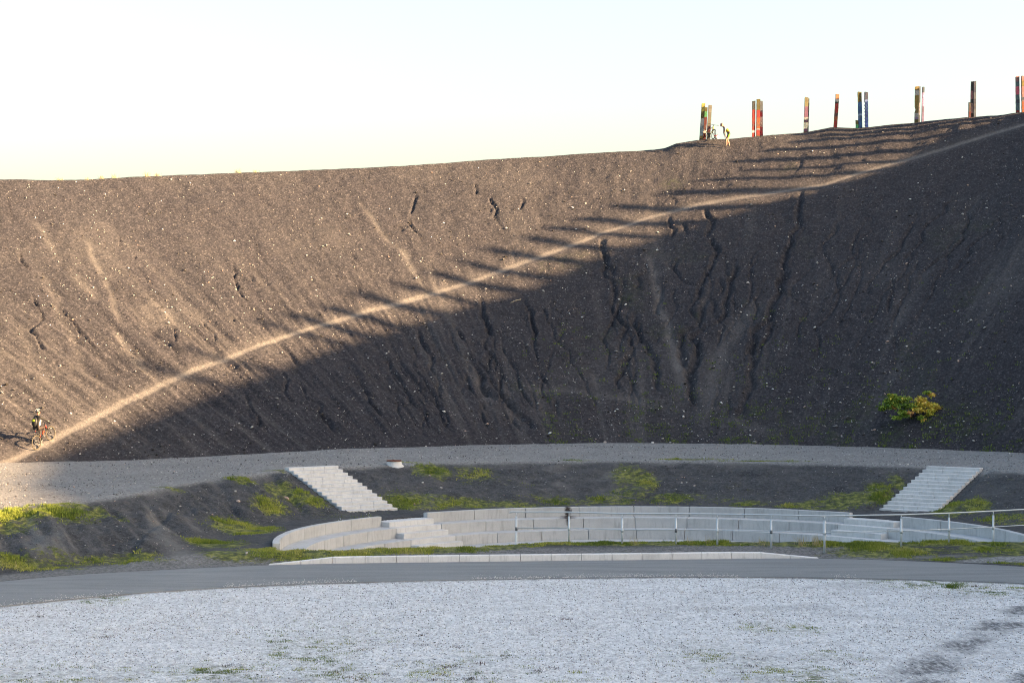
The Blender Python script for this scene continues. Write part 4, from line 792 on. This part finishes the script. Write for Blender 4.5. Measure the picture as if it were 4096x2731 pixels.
def rock_mesh(seed, tone):
    rs = np.random.default_rng(seed); bm = bmesh.new(); bmesh.ops.create_icosphere(bm, subdivisions=1, radius=1)
    for v in bm.verts: v.co *= rs.uniform(.75, 1.2)
    me = bpy.data.meshes.new('rock'); bm.to_mesh(me); bm.free(); at = me.attributes.new('tone', 'FLOAT', 'POINT'); at.data.foreach_set('value', np.full(len(me.vertices), tone, np.float32)); me.materials.append(M['stone']); return me
ROCKM = [rock_mesh(k, t) for k, t in enumerate((.62, .8, .95, .7, .5, .85))]
def rock(px, py, w, label, group, k):
    q = unproj(px, py); sz = w*q[1]/F/2; onh = polar(q[0], q[1])[1] > r_toe(polar(q[0], q[1])[0]); z = gz(q) + .05 if onh else float(bz(q[0], q[1]))
    o = link(bpy.data.objects.new('rock', ROCKM[k % 6])); o.location = (q[0], q[1], z + sz*.25); o.scale = (sz, sz*.8, sz*.6); o.rotation_euler = (random.uniform(-.4, .4), random.uniform(-.4, .4), random.uniform(0, 6)); tag(o, label, 'rock', group)
Z7 = lambda x, y: (x/2.138, 1750 + y/2.138); Z5 = lambda x, y: (2400 + x/1.96, 1820 + y/1.96); Zd = lambda x, y: (900 + x/2.138, 1800 + y/2.138); Zr = lambda x, y: (3400 + x/3.136, 1000 + y/3.136); Zs = lambda x, y: (3300 + x/3.36, 1500 + y/3.36)
for i, (p, w) in enumerate(((Z7(2010,490),17),(Z7(1815,655),12),(Z7(1525,595),10),(Z7(1650,640),9),(Z7(1540,560),12),(Z7(2035,560),26),(Z7(1770,630),9),(Z7(220,965),8),(Z7(1690,580),7))):
    rock(*p, w, 'pale stone on the dark gullied bank left of the left stairs', 'stones on the left bank', i)
rock(*Zd(525,385), 27, 'long pinkish stone on the grassy bank just left of the left stairs', 'stones on the left bank', 1); rock(*Zd(185,888), 16, 'flat grey stone at the road end of the left bank grass', 'stones on the left bank', 4)
for i, (p, w) in enumerate((((Z5(640,218)), 11),(Z5(662,186),9),(Z5(679,218),9),(Z5(740,238),12),(Z5(595,272),11),(Z5(676,308),7),(Z5(702,330),8),(Z5(645,172),6))):
    rock(*p, w, 'small pale rock in the cluster on the bank behind the amphitheatre', 'rock cluster on the bank', i)
for i, (p, w) in enumerate(((Zd(1850,320),13),(Zd(1620,460),12),(Zd(1690,285),12),(Zd(1750,235),12),(Zd(1395,390),7))):
    rock(*p, w, 'pale rock on the bank between the drain outlet and the back tier', 'rocks below the drain outlet', i)
for i, (p, w) in enumerate(((Zr(1110,1295),20),(Zr(1355,1420),16),(Zr(1000,985),10),(Zr(1635,1235),10),(Zr(300,1435),9),(Zr(2020,450),9),(Zr(1600,405),8),(Zr(1745,545),9),(Zr(710,1215),12),(Zr(1255,1185),9),(Zr(580,340),9),(Zr(240,290),9),(Zs(2000,895),14),(Zs(665,740),14),(Zs(680,930),9),(Zs(295,180),9),(Zs(425,640),8),(Zs(2115,810),9),(Zs(1210,970),10))):
    rock(*p, w, 'pale rock scattered on the dark right hand heap slope', 'rocks on the shaded slope', i)
for i, (px, py, w) in enumerate(((2650,1757,14),(2475,1745,10),(2610,1772,16),(2420,1771,18),(2680,1772,14),(2570,1735,7),(1970,1110,8),(3100,905,12),(2345,1095,10),(950,1360,9),(760,655+80,10))):
    rock(px, py, w, 'pale stone lying on the heap slope or at its foot', 'stones on the heap', i)

# ------------------------------------------------------------------ shrub on the heap
def leaf_cloud(name, mats_tone, centres, n, parent, mat, size=(.05, .10), seed=0):
    rs = np.random.default_rng(seed); V = []; Fc = []; T = []
    for i in range(n):
        c, rad, tone = centres[rs.integers(len(centres))]; d = rs.normal(0, .42, 3); p = np.array(c) + d*np.array(rad)
        L = rs.uniform(*size); a = rs.uniform(0, 2*math.pi); dirv = np.array([math.cos(a), math.sin(a), rs.uniform(-.9, .2)]); dirv /= np.linalg.norm(dirv)
        sd_ = np.cross(dirv, rs.normal(0, .5, 3) + np.array([0, 0, 1])); sd_ /= np.linalg.norm(sd_) + 1e-9; dn = np.array([0, 0, -.25*L]); b = len(V)
        V += [p, p + dirv*L*.5 + sd_*L*.27, p + dirv*L + dn, p + dirv*L*.5 - sd_*L*.27]; Fc.append((b, b + 1, b + 2, b + 3)); T += [np.clip(tone + rs.normal(0, .1), 0, 1)]*4
    o = mesh_np(name, V, Fc, mat, parent, attrs={'tone': T}); tag(o, kind='stuff'); return o
def leaf_mat():
    t = NT('shrub_leaf'); t.col(t.ramp(t.attr('tone'), [(0, (.05,.11,.018)), (.25, (.15,.25,.035)), (.45, (.30,.36,.05)), (.65, (.70,.55,.07)), (1, (.72,.38,.16))])).set(Roughness=.6); return t.m
M['leaf'] = leaf_mat(); M['bark'] = plain('bark', (.09,.06,.045), .9)
q = unproj(3650, 1668); S0 = Vector((q[0], q[1], gz(q))); shr = tag(empty('shrub', S0), 'low spreading shrub with green and yellow leaves on the dark heap slope', 'shrub')
def SP(px, py, dy=-.3): Y = q[1] + dy; return np.array([(px - 2048)*Y/F - q[0], dy, CAMZ + (1365.5 - py)*Y/F - S0.z])
ZS = lambda x, y, dy=-.3: SP(3300 + x/3.36, 1500 + y/3.36, dy)
gc = [(ZS(960,300),(.42,.3,.14),.42),(ZS(850,340),(.3,.3,.18),.3),(ZS(1080,310),(.35,.3,.15),.4),(ZS(800,420,-.4),(.28,.25,.12),.22),(ZS(950,400,-.4),(.35,.3,.18),.25),(ZS(1120,400,-.4),(.35,.3,.18),.3),(ZS(1030,480,-.5),(.28,.25,.12),.3),(ZS(960,560,-.6),(.2,.2,.07),.3),(ZS(1060,530,-.5),(.2,.2,.08),.25),(ZS(900,260),(.2,.2,.06),.35),(ZS(760,440),(.12,.12,.08),.25),(ZS(1350,620,-.6),(.18,.2,.08),.3),(ZS(1290,560,-.6),(.12,.2,.08),.35),(ZS(1370,225),(.15,.15,.05),.4)]
yc = [(ZS(1280,320),(.35,.3,.14),.68),(ZS(1330,390,-.4),(.38,.3,.16),.72),(ZS(1450,400,-.4),(.3,.3,.16),.62),(ZS(1250,460,-.5),(.3,.25,.12),.66),(ZS(1400,470,-.5),(.3,.25,.12),.6),(ZS(1140,500,-.5),(.1,.15,.08),.95),(ZS(1500,430),(.15,.2,.12),.75),(ZS(1440,255),(.13,.15,.05),.8),(ZS(1330,590,-.6),(.10,.1,.05),.85),(ZS(930,420,-.4),(.08,.1,.06),.85),(ZS(1420,520,-.5),(.2,.2,.08),.55)]
leaf_cloud('foliage', None, gc + [(ZS(1000,350,-.2),(.6,.3,.22),.3), (ZS(900,380,-.2),(.5,.3,.2),.28)], 2600, shr, M['leaf'], (.09,.19), 3); tag(leaf_cloud('foliage', None, yc + [(ZS(1330,380,-.2),(.5,.3,.24),.62), (ZS(1230,400,-.2),(.4,.3,.22),.5)], 2200, shr, M['leaf'], (.09,.19), 4), 'yellow autumn leaves on the right half')
for k, e in enumerate((gc[0], gc[1], gc[5], gc[7], yc[0], yc[2], yc[4], gc[11])): c = Vector(e[0]); MB().tube([(0,0,-.1), (c.x*.4, c.y*.5, .25 + c.z*.3), c], [.025,.016,.006], 6).build('stem', M['bark'], shr, True)

# ------------------------------------------------------------------ grass, weeds and stones too many to count
def blades(name, P, hts, tones, mat, seed=0, spread=.05, per=3, wid=.008):
    rs = np.random.default_rng(seed); n = len(P); B = np.repeat(P, per, 0) + np.concatenate([rs.normal(0, spread, (n*per, 2)), np.zeros((n*per, 1))], 1); h = np.repeat(hts, per)*rs.uniform(.5, 1.15, n*per); t = np.clip(np.repeat(tones, per) + rs.normal(0, .09, n*per), 0, 1)
    a = rs.uniform(0, 2*math.pi, n*per); w = wid*(.6 + rs.random(n*per)); ln = rs.normal(0, .38, (n*per, 2))*h[:, None]
    sx = np.cos(a)*w; sy = np.sin(a)*w; z = np.zeros_like(sx)
    V = np.stack([B + np.stack([-sx, -sy, z - .02], 1), B + np.stack([sx, sy, z - .02], 1), B + np.concatenate([ln, h[:, None]], 1)], 1).reshape(-1, 3)
    return mesh_np(name, V, np.arange(len(V)).reshape(-1, 3), mat, attrs={'tone': np.repeat(t, 3)})
def pick(mask, X, Y, Z, n, rs, jit):
    p = mask.ravel()/mask.sum(); i = rs.choice(p.size, n, p=p); return np.stack([X.ravel()[i] + rs.uniform(-jit, jit, n), Y.ravel()[i] + rs.uniform(-jit, jit, n), Z.ravel()[i]], 1), i
rs = np.random.default_rng(5)
gm = (BG*sstep(-.04, .10, fbm(BX/.7, BY/.7, 4, 120)))**2.2*(BY > road_far(BX) + .2)*(BP < .3)*BK; gm[:, :18] = 0
P, i = pick(gm, BX, BY, BZ, 60000, rs, .06); tn = .48 + 1.0*fbm(P[:, 0]/1.6, P[:, 1]/1.6, 3, 121); hh = .03 + .11*np.clip(vnoise(P[:, 0]*1.9, P[:, 1]*1.9, 122), 0, 1)**2.5
tag(blades('grass', P, hh, tn, M['grass'], 1, .05, 4, .011), 'low patchy grass and moss on the bank, lip and verge', 'grass', kind='stuff')
gm = GG*sstep(.0, .2, fbm(GX/.35, GY/.5, 4, 123)); gm[:, :25] = 0
P, i = pick(gm, GX, GY, GZ, 4500, rs, .05); tn = .4 + 1.0*fbm(P[:, 0]/.8, P[:, 1]/.8, 3, 124)
tag(blades('grass', P, np.full(len(P), .035), tn, M['grass'], 2, .04, 4, .008), 'thin weeds sprouting in patches on the white gravel', 'grass', kind='stuff')
th = rs.uniform(36, 100, 2600); tt = rs.beta(.8, 3.5, 2600)*.55; keep = vnoise(th*.9, tt*30, 125) > .52; th, tt = th[keep], tt[keep]; r = r_toe(th) + (r_cr(th) - r_toe(th))*tt; X = CX + r*np.cos(np.radians(th)); Y = CY + r*np.sin(np.radians(th)); Z = heap_height(X, Y)[0]
tag(blades('weeds', np.stack([X, Y, Z], 1), np.full(len(X), .10), np.full(len(X), .22), M['grass'], 3, .09, 7, .016), 'sparse dark green weeds near the foot of the heap', 'weeds', kind='stuff')
OCT = np.array([(1,0,0),(-1,0,0),(0,1,0),(0,-1,0),(0,0,1),(0,0,-1)], float); OCF = np.array([(0,2,4),(2,1,4),(1,3,4),(3,0,4),(2,0,5),(1,2,5),(3,1,5),(0,3,5)])
def stones(name, P, sz, tone, label, seed):
    rs = np.random.default_rng(seed); n = len(P); a = rs.uniform(0, 2*math.pi, n); V = OCT[None]*rs.uniform(.7, 1.3, (n, 6, 1))*sz[:, None, None]*np.array([1, .8, .55]); c, s_ = np.cos(a)[:, None], np.sin(a)[:, None]
    x = V[..., 0]*c - V[..., 1]*s_; y = V[..., 0]*s_ + V[..., 1]*c; tl = rs.uniform(-.5, .5, (n, 1)); V = np.stack([x, y, V[..., 2] + x*tl], -1) + P[:, None] + np.array([0, 0, .25])*sz[:, None, None]
    Fc = (OCF[None] + 6*np.arange(n)[:, None, None]).reshape(-1, 3)
    tag(mesh_np(name, V.reshape(-1, 3), Fc, M['stone'], attrs={'tone': np.repeat(tone, 6)}), label, 'stones', kind='stuff')
n = 44000; th = rs.uniform(38, 158, n); tt = np.clip(rs.beta(1.0, 1.15, n), .0, .99); r = r_toe(th) + (r_cr(th) - r_toe(th))*tt; X = CX + r*np.cos(np.radians(th)); Y = CY + r*np.sin(np.radians(th)); Z = heap_height(X, Y)[0]
Dt = polydist(X, Y, trail_path, 1)[0]; ok = (Dt > .5) & (vnoise(X*.6, Y*.6, 130) + .25*vnoise(X*2, Y*2, 131) > .62*rs.random(n) + .22); X, Y, Z = X[ok], Y[ok], Z[ok]; n = len(X)
stones('stones', np.stack([X, Y, Z], 1), np.clip(rs.lognormal(-3.85, .62, n), .009, .12), rs.choice([0,.1,.3,.55,.6,.8,.95,1.0], n, p=[.30,.22,.20,.09,.07,.04,.05,.03]), 'loose grey and white stones strewn over the heap slope', 9)
m = BK*(BP < .1)*(BS > .02)*(1 - .6*BG)*(.25 + 1.2*(vnoise(BX*.5, BY*.5, 132))**2)*(BY > road_far(BX) + .3); m[:, :18] = 0
P, i = pick(m, BX, BY, BZ, 17000, rs, .06); stones('stones', P, np.clip(rs.lognormal(-3.95, .42, len(P)), .01, .06), rs.choice([0,.1,.3,.5,.6,.8,.95], len(P), p=[.15,.2,.25,.2,.1,.04,.06]), 'small stones and grit over the bank and raised path', 10)
P = np.stack([rs.uniform(-16, 17, 2600), np.zeros(2600), np.full(2600, .03)], 1); f = rs.beta(.5, 5.0, 2600); P[:, 1] = road_near(P[:, 0]) + f*3.5; P[:, 2] = .012 + .03*np.sin(np.pi*np.clip(f*.75, 0, 1)); k_ = vnoise(P[:, 0]*.4, P[:, 1]*0, 133) > .42; P = P[k_]
stones('stones', P, rs.uniform(.012, .026, len(P)), np.full(len(P), .95), 'white gravel chips spilled on to the asphalt road', 12)
m = (1 - GD)*(1 - .7*GG)*(GY > 40.2)*(GY < road_near(GX))*(.3 + vnoise(GX*.8, GY*.8, 134)); P, i = pick(m, GX, GY, GZ, 42000, rs, .055)
stones('stones', P + np.array([0, 0, .004]), rs.uniform(.008, .026, len(P)), rs.choice([.12,.3,.6,.95,1.0], len(P), p=[.05,.15,.25,.28,.27]), 'white and grey gravel stones of the foreground field', 13)

# ------------------------------------------------------------------ single tufts and dry weeds
M['dry'] = plain('dry_stalk', (.40,.33,.17), .9); M['brownweed'] = plain('brown_weed', (.085,.055,.04), .9); M['petal'] = plain('white_petal', (.8,.8,.78), .8)
def tuft(name, px, py, h, n, mat, label, cat, group, spread=.08, flowers=0, z=None, seed=0, wid=.006, ground='auto', tone=.4):
    rs = np.random.default_rng(seed + int(px)); 
    if ground == 'field': Y = F*(CAMZ + .03)/(py - 1365.5); p = np.array([(px - 2048)*Y/F, Y, -.03])
    elif ground == 'ridge': x, y = crest_at_px(px, .1); p = np.array([x, y, hz(x, y)])
    else: q = unproj(px, py); p = np.array([q[0], q[1], float(bz(q[0], q[1]))])
    root = tag(empty(name, tuple(p)), label, cat, group); V = []; Fc = []
    heads = []
    for k in range(n):
        a = rs.uniform(0, 6.28); b = np.array([rs.normal(0, spread), rs.normal(0, spread), -.02]); L = h*rs.uniform(.5, 1.1); ln = rs.normal(0, .32, 2)*L; tip = b + np.array([ln[0], ln[1], L]); md_ = (b + tip)/2 + np.array([0, 0, L*.12]); w = wid; s_ = np.array([math.cos(a)*w, math.sin(a)*w, 0]); i0 = len(V)
        V += [b - s_, b + s_, md_ + s_*.8, md_ - s_*.8, tip]; Fc += [(i0, i0 + 1, i0 + 2, i0 + 3), (i0 + 3, i0 + 2, i0 + 4, i0 + 4)]; heads.append(tip)
    me = bpy.data.meshes.new('blades'); me.from_pydata([tuple(v) for v in V], [], [f if f[2] != f[3] else f[:3] for f in Fc]); at = me.attributes.new('tone', 'FLOAT', 'POINT'); at.data.foreach_set('value', np.clip(rs.normal(tone, .12, len(V)), 0, 1).astype(np.float32)); me.materials.append(mat); tag(link(bpy.data.objects.new('blades', me), root), kind='stuff')
    for hd_ in heads[:flowers]: MB().ell(hd_, (.016,.016,.009), 8, 5).build('flower', M['petal'], root, True)
for k, (px, h) in enumerate(((237,.22),(350,.2),(410,.28),(460,.34),(590,.42),(632,.26),(950,.36),(1020,.2))): tuft('dry_tuft', px, 0, h, 60, M['dry'], ('first', 'second', 'third', 'fourth', 'fifth and tallest', 'sixth', 'seventh', 'eighth')[k] + ' dry grass tuft from the left on the skyline', 'grass tuft', 'dry tufts on the skyline', .10, ground='ridge', seed=k)
Zl = lambda x, y: (2400 + x/1.96, 1820 + y/1.96)
for k, (p, h, n, lab) in enumerate(((Zl(270,700),.3,30,'reddish dry weed by the railing post right of the first bays'),(Zl(690,700),.35,14,'thin dry flower stalks in the middle of the grass lip'),(Zl(850,700),.36,14,'thin dry flower stalks beside the middle railing post'),(Zl(1275,705),.32,26,'brownish weed left of the railing post at mid right'),(Zl(1575,705),.34,46,'bushy straw coloured weed left of the bushier one'),(Zl(1700,708),.40,60,'bushiest straw coloured weed against the right railing post'))):
    tuft('dry_weed', *p, h, n, M['dry'], lab, 'weed', 'dry weeds along the lip', .10, seed=40 + k, wid=.005)
tuft('dry_weed', 2328, 2165, .34, 34, M['dry'], 'straw coloured weed right of the second railing post', 'weed', 'dry weeds along the lip', .10, seed=60, wid=.005)
Zm = lambda x, y: (1100 + x/2.94, 1950 + y/2.94)
for k, (p, h) in enumerate(((Zm(755,705),.22),(Zm(1110,690),.34),(Zm(1190,700),.28),(Zm(2090,665),.38),(Zm(2160,660),.3),(Zm(860,705),.2))): tuft('flowering_weed', *p, h, 16, M['grass'], 'white flowering weed on the grass lip before the left aisle', 'weed', 'flowering weeds before the left aisle', .09, 5, seed=70 + k)
Zc = lambda x, y: (2600 + x/1.572, 1900 + y/1.572)
for k, (p, h, sp) in enumerate(((Zc(1898,708),.16,.11),)): tuft('grass_tuft', *p, h, 120, M['grass'], 'largest dark green tuft on the white gravel near the road at right', 'grass tuft', 'tufts on the gravel', sp, ground='field', wid=.008, tone=.2)
Zg = lambda x, y: (1300 + x/1.68, 2200 + y/1.68); Zh = lambda x, y: (x/1.68, 2200 + y/1.68)
for k, p in enumerate((Zg(1220,715),Zg(1040,760),Zg(885,650),Zg(670,640),Zg(640,573),Zg(270,670),Zg(1525,790),Zg(810,785),Zg(860,785),Zg(960,865),Zg(770,840),Zg(410,835),Zg(70,825),Zg(140,855),Zg(250,865),Zg(980,870),Zg(740,870),Zg(1440,805),Zg(1618,466),Zh(705,587),Zh(1540,775),Zh(265,448),Zc(278,1122),Zc(545,875),Zc(1250,1185),Zc(2050,697),Zc(590,1240),Zc(690,1160),Zc(640,1200))):
    tuft('brown_weed', *p, .07, 34, M['brownweed'], 'small withered brown weed standing on the white gravel', 'weed', 'withered weeds on the gravel', .09, ground='field', seed=100 + k)
for k, p in enumerate((Zg(1415,732),Zg(1345,778),Zg(1695,815),Zg(1610,880),Zg(1500,885),Zg(1760,868),Zg(1910,865),Zg(440,613),Zh(2200,735),Zh(2010,800),Zh(1300,808),Zh(1180,835),Zh(1480,858),Zh(1350,797),Zc(1120,1105),Zc(980,1125),Zc(1100,1138),Zc(1320,1157),Zc(800,1290),Zc(1040,1250),Zc(1090,1280),Zc(940,1250))):
    tuft('green_weed', *p, .045, 60, M['grass'], 'small green weed patch sprouting in the white gravel', 'weed', 'green weeds on the gravel', .12, ground='field', seed=140 + k, tone=.55)
